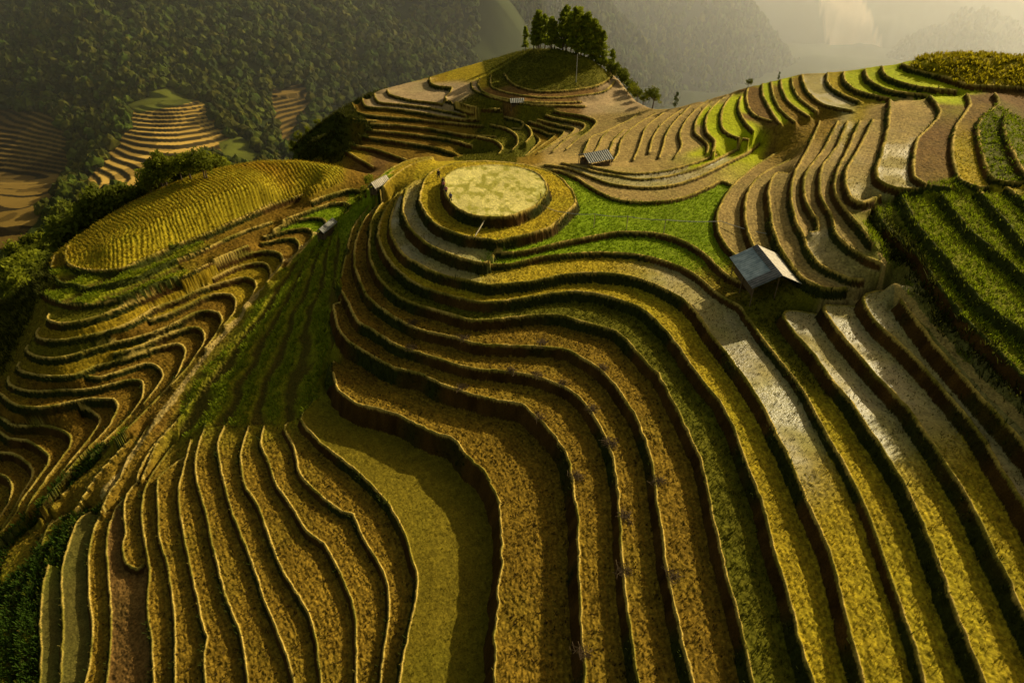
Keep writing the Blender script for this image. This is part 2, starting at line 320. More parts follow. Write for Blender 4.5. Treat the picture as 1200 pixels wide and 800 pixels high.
# ------------------------------------------------------------------ what grows where
def inpoly(u,v,poly):
    p=np.array(poly,float).reshape(-1,2); c=np.zeros(u.shape,bool); n=len(p)
    for i in range(n):
        x1,y1=p[i]; x2,y2=p[(i+1)%n]
        if y1==y2: continue
        c^=((y1>v)!=(y2>v))&(u<(x2-x1)*(v-y1)/(y2-y1)+x1)
    return c
STUB,OLIVE,DKGRASS,RICE,WET,PALE,EARTH,CORN,GOLD,BUSH,PATH,BRIGHT,CABB,MOUND,SAND,WETD,TAN,MOSS=range(18)
SEEDS=[(580,225,PALE),(660,235,OLIVE),(505,240,OLIVE),(560,270,OLIVE),(482,250,WET),(530,292,WET),(463,262,WET),(500,305,WET),
(700,255,RICE),(760,255,RICE),(820,270,RICE),(700,288,RICE),(790,300,RICE),(840,335,STUB),(600,304,RICE),
(640,318,OLIVE),(720,312,OLIVE),(790,335,WET),(840,385,WET),(880,430,WET),(925,530,WET),(950,590,OLIVE),(1000,720,OLIVE),
(450,285,OLIVE),(540,345,OLIVE),(640,338,OLIVE),(720,340,OLIVE),(800,395,OLIVE),(850,470,OLIVE),(900,580,OLIVE),(960,760,OLIVE),
(438,300,DKGRASS),(470,335,DKGRASS),(600,363,DKGRASS),(690,355,DKGRASS),(760,380,DKGRASS),(800,440,DKGRASS),(850,580,DKGRASS),(900,720,DKGRASS),
(423,310,STUB),(560,390,STUB),(740,430,STUB),(800,580,STUB),(840,740,STUB),(406,330,STUB),(480,400,STUB),(700,450,STUB),(750,620,STUB),
(402,365,STUB),(600,455,STUB),(700,600,STUB),(480,460,STUB),(560,510,STUB),(640,640,STUB),(420,505,MOSS),(520,600,MOSS),(520,740,MOSS),
(350,530,STUB),(430,620,STUB),(470,700,STUB),(330,550,STUB),(400,650,STUB),(430,760,STUB),(300,560,STUB),(370,680,STUB),(270,560,STUB),(330,700,STUB),(240,560,STUB),(290,700,STUB),
(220,580,STUB),(250,740,STUB),(195,600,STUB),(220,740,STUB),(176,620,STUB),(190,740,STUB),(155,620,STUB),(140,700,EARTH),(115,680,STUB),(90,680,WETD),(60,690,WETD),(42,730,CORN),(10,760,CORN),(65,640,CORN),
(883,378,DKGRASS),(930,430,DKGRASS),(975,510,OLIVE),(1040,620,OLIVE),(945,385,WET),(990,440,WET),(1035,510,WET),(1075,570,OLIVE),(1110,650,OLIVE),(985,375,WET),(1040,440,WET),(1085,490,WET),(1120,540,OLIVE),(1150,600,OLIVE),
(1040,365,WET),(1090,430,WET),(1130,470,WET),(1165,510,OLIVE),
(860,250,TAN),(885,250,TAN),(915,250,TAN),(935,240,TAN),(950,235,TAN),(965,255,TAN),(985,262,TAN),(1005,275,TAN),(972,292,WET),(1000,310,TAN),(1000,250,TAN),(1005,190,TAN),(1008,228,WET),(1060,140,TAN),(1045,200,WET),(1090,190,EARTH),(1110,150,EARTH),(1130,190,OLIVE),(1165,180,CABB),(1190,150,CABB),(1150,125,EARTH),(1200,120,EARTH),
(750,228,TAN),(760,215,WET),(800,206,WET),(730,203,TAN),(820,150,TAN),
(822,145,BRIGHT),(836,150,BRIGHT),(860,140,BRIGHT),(822,178,BRIGHT),(880,120,EARTH),(898,112,BRIGHT),(912,118,STUB),(922,108,BRIGHT),(934,105,STUB),(955,105,WET),(980,98,OLIVE),(1000,96,BRIGHT),(1030,98,BRIGHT),(1060,98,BRIGHT),(1100,104,BRIGHT),(1150,80,MOUND),(1190,80,MOUND),
(500,105,SAND),(535,103,SAND),(700,118,SAND),(480,112,SAND),(430,165,STUB),(440,180,EARTH),(470,180,STUB),(420,185,OLIVE),(805,140,TAN),(790,150,TAN),(780,160,TAN),(760,150,TAN),(820,128,TAN),(815,172,TAN),(800,170,TAN),(390,180,BUSH),(585,75,DKGRASS),(560,85,OLIVE),(575,80,DKGRASS),(545,90,OLIVE),(530,85,OLIVE),(575,118,DKGRASS),(615,140,DKGRASS),(600,165,DKGRASS),(640,150,STUB),(595,145,DKGRASS),(640,85,DKGRASS),(610,80,DKGRASS),
(70,320,CORN),(120,325,CORN),(180,305,CORN),(120,345,CORN),(60,345,CORN),(85,365,DKGRASS),(60,388,OLIVE),(120,375,OLIVE),(60,405,DKGRASS),(60,425,DKGRASS),(180,395,STUB),
(150,390,STUB),(300,325,OLIVE),(340,272,BRIGHT),(375,262,RICE),(30,497,STUB),(60,490,STUB),(150,470,STUB),(100,500,STUB),(90,450,STUB),(220,400,STUB),(250,380,STUB),(300,275,STUB),(380,232,STUB),(300,295,STUB),
(770,160,TAN),(740,150,TAN),(700,150,TAN),(660,160,TAN),(640,170,STUB),(450,130,STUB),(480,160,STUB),(520,150,STUB),(600,115,EARTH),(660,118,EARTH),(500,210,OLIVE),(1115,240,CORN),(1080,240,CORN),(1160,290,CORN)]
h2=2
zz=Z[::h2,::h2]; u2=U[::h2,::h2]; v2=V[::h2,::h2]
wall=(ris|(has&(Dj>-0.12)&(Dj<=0)))[::h2,::h2]
lab=np.full(zz.shape,-1,np.int8)
dep=np.hypot(X[::h2,::h2],Y[::h2,::h2])
for s in SEEDS:
    c=(np.abs(u2-s[0])<2.5)&(np.abs(v2-s[1])<2.5)&(~wall)
    if not c.any(): continue
    d=np.where(c,dep,1e9); md=d.min(); c=c&(d<md+6); lab[c]=s[2]
for it in range(900):
    P=np.pad(lab,1,constant_values=-1); n=lab.copy()
    for sl in (P[:-2,1:-1],P[2:,1:-1],P[1:-1,:-2],P[1:-1,2:]):
        m=(n<0)&(sl>=0)&(~wall); n[m]=sl[m]
    if it%40==39 and (n==lab).all(): break
    lab=n
for it in range(40):        # let the label creep over the risers
    P=np.pad(lab,1,constant_values=-1); n=lab.copy()
    for sl in (P[:-2,1:-1],P[2:,1:-1],P[1:-1,:-2],P[1:-1,2:]):
        m=(n<0)&(sl>=0); n[m]=sl[m]
    lab=n
lab[lab<0]=BUSH
TY=np.repeat(np.repeat(lab,h2,0),h2,1)[:NR,:NT].copy()
print('flood',it,time.time()-T0)
WU=(fbm(X*.25,Y*.25,91,3)-.5)*16; WV=(fbm(X*.25+50,Y*.25,92,3)-.5)*9
def zone(poly,ty,cond=True):
    m=inpoly(U+WU,V+WV,poly)&cond; TY[m]=ty
near=(Y<172)
zone([62,312,78,312,100,319,140,318,170,306,205,291,250,273,290,255,330,239,372,226,400,214,402,190,340,180,250,190,140,240,60,298],GOLD,near)
zone([395,255,430,225,402,245,375,282,350,305,320,340,280,390,240,440,215,480,205,517,235,500,290,497,330,497,352,488,372,468,392,450,386,425,392,400,388,360,400,340,398,320,405,290],CORN)
zone([1035,238,1060,226,1260,226,1300,620,1200,500,1140,440,1100,395,1060,345,1035,300,1012,262],CORN,Y<130)
zone([345,165,380,140,405,150,425,140,440,147,420,165,400,190,350,185],BUSH,Y>140)
zone([1038,252,1075,300,1100,338,1140,383,1197,441,1260,503,1260,560,1205,497,1155,447,1108,395,1070,344,1050,312,1034,290],BUSH,Y<110)
zone([0,310,40,300,62,300,60,330,40,360,25,400,10,440,-60,460,-60,310],BUSH,near)
zone([372,276,350,299,300,360,250,415,200,480,170,520,186,520,215,480,262,415,312,352,345,312],EARTH)
zone([120,575,165,520,205,470,196,470,150,515,100,565],DKGRASS)
zone([0,660,60,590,95,560,150,505,210,455,216,470,165,530,122,592,88,600,40,645,0,690],STUB)
zone([575,92,600,66,650,52,700,66,718,84,716,92,700,99,672,104,635,106,610,101,597,94,590,86],DKGRASS,Y>140)
# out-of-sight backs become bush
steep=(Z<-24)&(Y>140); TY[steep]=BUSH
TY[(Y>185)&(Z<-12)]=BUSH
# ------------------------------------------------------------------ fine relief
N1=vnoise(X*3.1,Y*3.1,21)-0.5; N2=vnoise(X*6.3,Y*6.3,22)-0.5; NB=fbm(X*0.22,Y*0.22,23,4)-0.5
amp=np.full(Z.shape,0.05,np.float32)
for t,a in ((STUB,.15),(OLIVE,.12),(DKGRASS,.15),(RICE,.08),(WET,.03),(SAND,.06),(WETD,.06),(PALE,.05),(EARTH,.12),(CORN,.25),(GOLD,.10),(BUSH,.5),(BRIGHT,.1),(CABB,.22),(MOUND,.45)): amp[TY==t]=a
amp=np.where(ris,0.25,amp); amp=np.where(bund&(Dj>-BW),0.03,amp)
Z=Z+amp*(N1*0.9+N2*0.8)
Z=Z+np.where(bund,0.16*np.clip(1-np.abs(Dj+BW/2)/(BW/2+.05),0,1),0).astype(np.float32)*np.clip(HH,0.4,1)*(0.5+fbm(X*.35,Y*.35,67,2))
Z=Z+np.where(K&~has,0,0)
# crop furrows
ga=np.array(at(75,300,-13.4)); gb_=np.array(at(390,207,-10.8)); gd=(gb_-ga)/np.linalg.norm(gb_-ga)
gs=(X-ga[0])*gd[0]+(Y-ga[1])*gd[1]; gt=-(X-ga[0])*gd[1]+(Y-ga[1])*gd[0]
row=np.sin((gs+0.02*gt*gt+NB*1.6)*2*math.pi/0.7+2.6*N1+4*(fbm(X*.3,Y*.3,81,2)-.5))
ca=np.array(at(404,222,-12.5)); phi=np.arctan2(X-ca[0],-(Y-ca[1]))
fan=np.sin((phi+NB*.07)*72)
ra_=np.array(at(1055,228,5.4)); rb_=np.array(at(1197,387,5.4)); rd=(rb_-ra_)/np.linalg.norm(rb_-ra_)
rr2=np.sin((-(X-ra_[0])*rd[1]+(Y-ra_[1])*rd[0]+NB*1.2)*2*math.pi/1.3)
crow=np.where(X<0,fan,rr2)
furrow=(TY==CORN)&~ris&(X<0)
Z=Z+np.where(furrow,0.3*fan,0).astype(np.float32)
rows2=(STUB,OLIVE,WET,DKGRASS)
srow=np.sin(np.abs(Dm)*2*math.pi/0.52+N1*1.5)
isr=np.isin(TY,[STUB,OLIVE,TAN])&~ris&(np.abs(Dm)<6.4)
Z=Z+np.where(isr,0.018*srow*np.clip((fbm(X*.2,Y*.2,68,2)-.3)*3,0,1),0).astype(np.float32)
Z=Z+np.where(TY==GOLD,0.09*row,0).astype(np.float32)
# ------------------------------------------------------------------ colours (plain albedo)
BASE={STUB:(.205,.127,.013),OLIVE:(.35,.255,.014),DKGRASS:(.12,.11,.008),RICE:(.19,.26,.007),WET:(.33,.27,.10),PALE:(.58,.50,.16),EARTH:(.155,.085,.022),
 CORN:(.20,.20,.009),GOLD:(.34,.265,.014),BUSH:(.06,.068,.008),PATH:(.2,.13,.05),BRIGHT:(.36,.38,.006),CABB:(.12,.12,.015),MOUND:(.34,.27,.010),SAND:(.36,.255,.13),WETD:(.12,.098,.020),TAN:(.31,.215,.07),MOSS:(.165,.125,.010)}
COL=np.zeros((NR,NT,4),np.float32); COL[...,3]=0
for t,c in BASE.items(): COL[TY==t,:3]=c
idn=np.where(has,ID,0)
var=(0.78+0.5*fbm(X*0.12,Y*0.12,31,3))*(0.80+0.4*fbm(X*1.3,Y*1.3,33,2))
# colours run into one another along a terrace but not across its walls
COL[TY==WET,3]=1
def runs(A,wl,step,n):
    h,w_=A.shape[0]//step*step,A.shape[1]//step*step
    cb=A[:h,:w_].reshape(h//step,step,w_//step,step,4).mean((1,3)); op=(~wl[:h,:w_].reshape(h//step,step,w_//step,step).any((1,3))).astype(np.float32)[...,None]
    for it in range(n):
        P=np.pad(cb*op,((1,1),(1,1),(0,0)),mode='edge'); B_=np.pad(op,((1,1),(1,1),(0,0)),mode='edge')
        sm=P[:-2,1:-1]+P[2:,1:-1]+P[1:-1,:-2]+P[1:-1,2:]; wt=B_[:-2,1:-1]+B_[2:,1:-1]+B_[1:-1,:-2]+B_[1:-1,2:]
        cb=np.where((wt>0)&(op>0),(cb+sm/np.maximum(wt,1))*.5,cb)
    return np.repeat(np.repeat(cb,step,0),step,1),np.repeat(np.repeat(op,step,0),step,1)[...,0]>0
fw_=(ris|(has&(Dj>-0.12)&(Dj<=0)))
big,opn=runs(COL,fw_,4,260); h_,w_=opn.shape
T_=COL[:h_,:w_]; far_ok=opn&(Y[:h_,:w_]<120); T_[far_ok]=big[far_ok]
b2_,_o=runs(COL,fw_,2,24); h_,w_=_o.shape; COL[:h_,:w_]=b2_
wetf=COL[...,3]*np.clip(0.35+3.2*(fbm(X*.28,Y*.28,53,3)-.5)+.5*(COL[...,3]-.5)-.25*np.clip((np.abs(Dm)-1.6),0,1.5),0,1); COL[...,3]=0
COL[...,:3]*=var[...,None]
gm=np.clip((fbm(X*0.16,Y*0.16,37,3)-0.52)*5,0,1)[...,None]*0.2
COL[...,:3]=COL[...,:3]*(1-gm)+COL[...,:3]*np.array([.72,1.02,.7])*gm
st=(TY==STUB)|(TY==OLIVE)|(TY==EARTH)|(TY==TAN)
COL[...,:3]*=np.where(isr,1+0.10*srow,1)[...,None]
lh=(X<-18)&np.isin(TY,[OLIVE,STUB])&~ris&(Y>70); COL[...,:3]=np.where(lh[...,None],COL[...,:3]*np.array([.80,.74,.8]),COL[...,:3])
gbr=np.clip((fbm(X*.09,Y*.09,77,3)-.42)*5,0,1)*(TY==GOLD); COL[...,:3]*=1-gbr[...,None]*np.array([.12,.38,.2])
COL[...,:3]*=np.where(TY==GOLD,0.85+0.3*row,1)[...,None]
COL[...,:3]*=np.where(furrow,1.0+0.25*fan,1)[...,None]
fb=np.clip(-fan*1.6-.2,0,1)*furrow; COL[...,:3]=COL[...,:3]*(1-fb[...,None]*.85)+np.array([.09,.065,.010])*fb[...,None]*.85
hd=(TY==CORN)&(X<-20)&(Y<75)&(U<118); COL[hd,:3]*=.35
# fallen straw clumps and dark stubble
sp_=vnoise(X*4.7,Y*4.7,41); COL[...,:3]*=np.where(st,0.55+0.85*sp_,0.8+0.4*sp_)[...,None]
COL[...,3]=np.where(ris|bund,0,wetf)
COL[...,:3]=COL[...,:3]*(1-.35*np.clip(wetf-.6,0,1)[...,None])
ppale=(TY==PALE); pg=np.clip((fbm(X*1.1,Y*0.7,52,5)-0.5)*5+0.35,0,1)[...,None]
COL[...,:3]=np.where(ppale[...,None],COL[...,:3]*(1-pg)+np.array([.33,.30,.05])*pg,COL[...,:3])
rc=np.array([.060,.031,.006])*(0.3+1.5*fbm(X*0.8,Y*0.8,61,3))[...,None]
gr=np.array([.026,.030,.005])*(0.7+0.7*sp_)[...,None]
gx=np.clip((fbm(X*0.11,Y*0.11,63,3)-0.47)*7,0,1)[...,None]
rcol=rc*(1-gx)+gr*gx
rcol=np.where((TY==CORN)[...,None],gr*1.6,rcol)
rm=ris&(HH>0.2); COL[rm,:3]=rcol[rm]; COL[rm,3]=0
bm=bund&(Dj>-BW); gq=np.clip((fbm(X*.3,Y*.3,66,3)-.5)*6+.3,0,1)[...,None]
bc=(np.array([.52,.37,.08])*(1-gq)+np.array([.26,.21,.03])*gq)*(0.75+0.5*sp_)[...,None]
bc=np.where((TY==CORN)[...,None]|(TY==BUSH)[...,None],gr*2.5,bc)
COL[bm,:3]=bc[bm]; COL[bm,3]=0
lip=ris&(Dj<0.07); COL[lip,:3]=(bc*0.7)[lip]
pm=np.zeros(Z.shape,bool)
def trail(P,half):
    for k in range(len(P)-1):
        a=P[k]; b=P[k+1]; ab=b-a; L2=ab@ab
        i0,i1,j0,j1=window(min(a[0],b[0])-half,max(a[0],b[0])+half,min(a[1],b[1])-half,max(a[1],b[1])+half)
        x=X[i0:i1,j0:j1]-a[0]; y=Y[i0:i1,j0:j1]-a[1]; t=np.clip((x*ab[0]+y*ab[1])/L2,0,1)
        d=np.hypot(x-t*ab[0],y-t*ab[1])+JIT[i0:i1,j0:j1]; pm[i0:i1,j0:j1]|=d<half
trail(spline(FW['path'][0],False,2),0.5); trail(spline(FW['ridgepath'][0],False,2),0.38)
pm&=~ris; COL[pm,:3]=(np.array([.42,.30,.09])*(0.75+0.5*sp_)[...,None])[pm]; COL[pm,3]=0
# ------------------------------------------------------------------ materials
def new_mat(name):
    m=bpy.data.materials.new(name); m.use_nodes=True; nt=m.node_tree
    return m,nt,nt.nodes['Principled BSDF']
def ground_mat():
    m,nt,b=new_mat('terrace_ground'); N=nt.nodes; L=nt.links
    at_=N.new('ShaderNodeAttribute'); at_.attribute_name='ground'
    tc=N.new('ShaderNodeTexCoord')
    n1=N.new('ShaderNodeTexNoise'); n1.inputs['Scale'].default_value=5.5; n1.inputs['Detail'].default_value=6; n1.inputs['Roughness'].default_value=.7
    L.new(tc.outputs['Object'],n1.inputs['Vector'])
    r=N.new('ShaderNodeMapRange'); r.inputs[1].default_value=.3; r.inputs[2].default_value=.7; r.inputs[3].default_value=.55; r.inputs[4].default_value=1.5
    L.new(n1.outputs['Fac'],r.inputs[0])
    mx=N.new('ShaderNodeMix'); mx.data_type='RGBA'; mx.blend_type='MULTIPLY'; mx.inputs[0].default_value=1
    L.new(at_.outputs['Color'],mx.inputs[6]); L.new(r.outputs[0],mx.inputs[7]); L.new(mx.outputs[2],b.inputs['Base Color'])
    rr_=N.new('ShaderNodeMapRange'); rr_.inputs[3].default_value=.85; rr_.inputs[4].default_value=.3
    L.new(at_.outputs['Alpha'],rr_.inputs[0]); L.new(rr_.outputs[0],b.inputs['Roughness'])
    sp2=N.new('ShaderNodeMapRange'); sp2.inputs[3].default_value=.04; sp2.inputs[4].default_value=.5
    L.new(at_.outputs['Alpha'],sp2.inputs[0]); L.new(sp2.outputs[0],b.inputs['Specular IOR Level'])
    bp=N.new('ShaderNodeBump'); bp.inputs['Strength'].default_value=.6; bp.inputs['Distance'].default_value=.12
    L.new(n1.outputs['Fac'],bp.inputs['Height']); L.new(bp.outputs[0],b.inputs['Normal'])
    return m
MG=ground_mat()
# ------------------------------------------------------------------ ground meshes, one object per kind of ground
cut=Z.copy()
vis=np.ones((NR-1,NT-1),bool)
ty4=TY[:-1,:-1]
idx=(np.arange(NR)[:,None]*NT+np.arange(NT)[None,:])
q=np.stack([idx[:-1,:-1],idx[1:,:-1],idx[1:,1:],idx[:-1,1:]],-1)[...,::-1]
XYZ=np.stack([X,Y,Z],-1).reshape(-1,3).astype(np.float32); CC=COL.reshape(-1,4)
def np_mesh(name,verts,faces,mat,cols=None,smooth=True,fl=None,matidx=None,attr='ground'):
    me=bpy.data.meshes.new(name); nf=len(faces); k=faces.shape[1]
    me.vertices.add(len(verts)); me.vertices.foreach_set('co',verts.astype(np.float32).ravel())
    me.loops.add(nf*k); me.loops.foreach_set('vertex_index',faces.astype(np.int32).ravel())
    me.polygons.add(nf); me.polygons.foreach_set('loop_start',np.arange(0,nf*k,k,dtype=np.int32))
    me.polygons.foreach_set('use_smooth',np.full(nf,smooth))
    if cols is not None:
        a=me.attributes.new(attr,'FLOAT_COLOR','POINT'); a.data.foreach_set('color',cols.astype(np.float32).ravel())
    me.update(calc_edges=True); me.materials.append(mat)
    return me
def link(name,me,parent=None,loc=None,kind=None,label=None,cat=None,group=None):
    o=bpy.data.objects.new(name,me); C.objects.link(o)
    if parent is not None: o.parent=parent
    if loc is not None: o.location=loc
    if kind: o['kind']=kind
    if label: o['label']=label
    if cat: o['category']=cat
    if group: o['group']=group
    return o
KINDS=[('rice_terraces',[STUB,EARTH,BUSH,PATH,OLIVE,DKGRASS,SAND,WETD,TAN,MOSS],'stepped rice terraces of cut stubble and earth winding around the hills','terraces'),
 ('round_paddy_field',[PALE],'pale round paddy field crowning the central spur','field'),
 ('green_rice_field',[RICE],'bright green seedling field beside the round paddy','field'),
 ('sunlit_grass_terraces',[BRIGHT,MOUND],'yellow green grass terraces on the upper ridge','terraces'),
 ('wet_paddy_terraces',[WET],'wet pale paddy terraces with standing water','terraces'),
 ('crop_slopes',[CORN,CABB],'dark green crop rows on steep slopes','field'),
 ('golden_crop_field',[GOLD],'golden crop rows on the rounded left hill','field')]
for nm,tys,lab_,cat in KINDS:
    m=np.isin(ty4,tys); f=q[m]
    used=np.zeros(NR*NT,bool); used[f.ravel()]=True; mp=np.cumsum(used)-1
    me=np_mesh(nm,XYZ[used],mp[f],MG,CC[used]); link(nm,me,kind='structure',label=lab_,cat=cat)
print('ground built',time.time()-T0)
#@@PART2@@
# ================================================================== ground look-ups
XYf=None
def gz(x,y):
    r=math.hypot(x,y); th=math.atan2(x,y)
    if r>=RR[-1]: return fz(x,y)
    i=min(max(int(np.searchsorted(RR,r)),0),NR-1); j=min(max(int(np.searchsorted(TH,th)),0),NT-1)
    return float(ZS[i,j])
def pick(u,v,tol=2.5):
    c=(np.abs(U[::2,::2]-u)<tol)&(np.abs(V[::2,::2]-v)<tol)
    if not c.any(): return None
    d=np.where(c,RR[::2][:,None],1e9)
    m=d.min(); c&=(d<m+4); ii=np.argwhere(c); i,j=ii[len(ii)//2]*2
    return float(X[i,j]),float(Y[i,j]),float(ZS[i,j])
# ================================================================== the valley beyond
NF,MF=420,1150
RF=np.concatenate([np.arange(258,480,0.62),480*np.exp(np.linspace(0.002,1.1,60))]); NF=len(RF)
TF=np.linspace(R(-66),R(66),MF)
XF=(RF[:,None]*np.sin(TF)[None,:]).astype(np.float32); YF=(RF[:,None]*np.cos(TF)[None,:]).astype(np.float32)
ZF=np.zeros((NF,MF),np.float32); KF=np.zeros((NF,MF),bool)
FAR='''
r2 : -250 210 -84 0 205 -80 80 205 -78 104 214 -72 150 222 -68 200 214 -66 260 190 -66 330 172 -72 450 165 -82 700 150 -100 900 150 -110 1350 150 -110
r3 : -250 140 -74 0 135 -70 90 150 -66 150 126 -58 200 118 -54 240 118 -55 300 130 -64 400 112 -66 470 105 -68
r3b : 100 205 -71 125 165 -66 150 130 -58
r4 : -250 66 -50 0 62 -50 150 60 -46 300 60 -48 450 60 -52 535 75 -60
r5 : -250 0 -34 0 0 -34 150 0 -32 300 0 -33 450 0 -36 505 0 -40
r6 : -250 -60 -12 200 -60 -9 480 -60 -13
'''
def layF(P,z):
    for k in range(len(P)-1):
        n=max(2,int(np.hypot(*(P[k+1]-P[k]))/0.5)); t=np.linspace(0,1,n)
        x=P[k,0]+(P[k+1,0]-P[k,0])*t; y=P[k,1]+(P[k+1,1]-P[k,1])*t; zz=z[k]+(z[k+1]-z[k])*t
        i=np.searchsorted(RF,np.hypot(x,y)); j=np.searchsorted(TF,np.arctan2(x,y)); ok=(i>0)&(i<NF)&(j>0)&(j<MF)
        ZF[i[ok],j[ok]]=zz[ok]; KF[i[ok],j[ok]]=True
        j2=np.clip(j[ok]+1,0,MF-1); ZF[i[ok],j2]=zz[ok]; KF[i[ok],j2]=True
for h,p in parse(FAR,3): layF(np.array([at(u,v,z) for u,v,z in p]),p[:,2])
ZF[0,:]=-77; KF[0,:]=True
for j in range(0,MF):
    if XF[-1,j]<0: ZF[-1,j]=150; KF[-1,j]=True
    else: ZF[-1,j]=-150; KF[-1,j]=True
pyr=[(ZF,KF)]
while min(pyr[-1][0].shape)>12: pyr.append(down(*pyr[-1]))
z,k=pyr[-1]; z=np.where(k,z,z[k].mean()).astype(np.float32); z=relax(z,k,300)
for lv in range(len(pyr)-2,-1,-1):
    Zl,Kl=pyr[lv]; n,m=Zl.shape
    z=np.where(Kl,Zl,np.repeat(np.repeat(z,2,0),2,1)[:n,:m]); z=relax(z,Kl,120 if lv>1 else 40)
ZF=relax(z,np.zeros_like(KF),60)
UF,VF=project(XF,YF,ZF)
nz=fbm(XF*0.02,YF*0.02,71,4)-0.5
ZF=ZF+nz*14*np.clip((RF-262)/60,0,1)[:,None].astype(np.float32)*np.where(VF<115,1,.25)
terr=inpoly(UF,VF,[98,214,120,185,150,150,150,128,190,118,235,116,252,140,268,160,262,176,230,190,190,210,150,225,110,225])
terr|=inpoly(UF,VF,[-80,120,60,135,82,165,80,200,60,230,40,262,10,290,-80,300])
terr|=inpoly(UF,VF,[318,105,360,98,365,115,345,170,330,172,322,140])
st_=1.05; ph=ZF/st_+0.5*(fbm(XF*.03,YF*.03,72,2)); fl=np.floor(ph); fr=ph-fl
ZF=np.where(terr,(fl+np.clip((fr-0.62)/0.3,0,1)-0.5*fbm(XF*.03,YF*.03,72,2))*st_,ZF).astype(np.float32)
CF=np.zeros((NF,MF,4),np.float32)
vv=(0.7+0.6*fbm(XF*.08,YF*.08,73,4))[...,None]
CF[...,:3]=np.array([.03,.040,.006])*vv
gold=np.array([.60,.38,.08])*vv; dk=np.array([.07,.05,.015])
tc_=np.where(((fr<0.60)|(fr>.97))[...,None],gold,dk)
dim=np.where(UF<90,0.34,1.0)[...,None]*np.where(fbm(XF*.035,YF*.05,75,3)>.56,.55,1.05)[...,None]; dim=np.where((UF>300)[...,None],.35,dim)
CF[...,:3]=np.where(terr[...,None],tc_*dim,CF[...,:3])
lawn=inpoly(UF,VF,[150,124,200,106,232,112,222,120,160,132])|inpoly(UF,VF,[255,165,285,158,310,185,300,195,262,190])
CF[...,:3]=np.where(lawn[...,None],np.array([.10,.11,.012])*vv*(.5+fbm(XF*.12,YF*.12,79,3))[...,None],CF[...,:3])
iF=(np.arange(NF)[:,None]*MF+np.arange(MF)[None,:])
qF=np.stack([iF[:-1,:-1],iF[1:,:-1],iF[1:,1:],iF[:-1,1:]],-1)[...,::-1].reshape(-1,4)
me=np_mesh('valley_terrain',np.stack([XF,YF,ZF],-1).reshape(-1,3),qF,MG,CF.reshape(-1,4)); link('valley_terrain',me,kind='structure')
def fz(x,y):
    r=math.hypot(x,y); i=min(int(np.searchsorted(RF,r)),NF-1); j=min(max(int(np.searchsorted(TF,math.atan2(x,y))),0),MF-1)
    return float(ZF[i,j])
# far valley floor to the horizon
me=np_mesh('valley_floor',np.array([[-9000,1400,-152],[9000,1400,-152],[9000,9500,-152],[-9000,9500,-152]]),np.array([[0,1,2,3]]),MG,np.full((4,4),0.04)); link('valley_floor',me,kind='structure')
# ---- hazy ridges: crest line surveyed from bearings, flanks falling away on both sides
def ridge(name,crest,dist,run,drop,col,seed,n=220,m=70,rough=6,back=True,streak=None):
    P=np.array(crest,float).reshape(-1,2); S_=spline(P,False,900/n); 
    W=[]
    for u,v in S_:
        d=ray(u,v); t=dist/d[1]; W.append((d[0]*t,dist,HCAM+d[2]*t))
    W=np.array(W); n=len(W); T=np.linspace(-1 if back else 0,1,m)
    G=np.zeros((m,n,3),np.float32)
    for a,t in enumerate(T):
        s=abs(t); dirv=W[:,:2]/np.linalg.norm(W[:,:2],axis=1)[:,None]
        G[a,:,0]=W[:,0]-dirv[:,0]*run*t; G[a,:,1]=W[:,1]-dirv[:,1]*run*t
        G[a,:,2]=W[:,2]-drop*(s**1.15)
    k=rough/dist*700
    f1=fbm(G[...,0]/70,G[...,1]/70,seed,5)-.5; f2=fbm(G[...,0]/12,G[...,1]/12,seed+9,4)-.5
    fade=np.clip(np.abs(T)*6,0,1)[:,None]
    G[...,2]+=f1*rough*5*fade+f2*rough*1.2
    v_=(0.6+0.8*fbm(G[...,0]/25,G[...,1]/25,seed+3,4))[...,None]
    cc=np.zeros((m,n,4),np.float32); cc[...,:3]=np.array(col)*v_
    if streak is not None:
        uu,vv2=project(G[...,0],G[...,1],G[...,2]); sm=inpoly(uu+14*f1,vv2,streak[0]); cc[...,:3]=np.where(sm[...,None],np.array(streak[1])*v_,cc[...,:3])
    ii=np.arange(m)[:,None]*n+np.arange(n)[None,:]
    f=np.stack([ii[:-1,:-1],ii[1:,:-1],ii[1:,1:],ii[:-1,1:]],-1).reshape(-1,4)
    me=np_mesh(name,G.reshape(-1,3),f,MG,cc.reshape(-1,4)); link(name,me,kind='structure')
    return G,cc
GB,_=ridge('distant_hillside',[470,-70,560,-66,700,-70,770,-40,820,10,850,60,880,120],720,230,150,(.17,.10,.03),81,rough=4)
GC,_=ridge('forested_hill',[560,-70,640,-35,700,0,742,40,780,90,800,130],560,150,110,(.035,.042,.010),84,rough=3)
GD,_=ridge('forested_ridge',[700,-50,790,-30,862,-8,890,22,922,62,948,92,975,130],690,260,170,(.035,.042,.012),87,rough=4)
ridge('distant_mountain',[800,-90,900,-70,1000,-80,1120,-100,1300,-110],950,430,260,(.04,.045,.02),90,rough=7,streak=([962,-60,996,-60,1012,0,1030,40,1046,90,985,90,968,40],(.75,.55,.38)))
GE,_=ridge('wooded_hill',[985,110,1030,76,1062,50,1100,34,1128,18,1150,17,1180,28,1230,60,1290,90],740,240,120,(.05,.05,.015),93,rough=4)
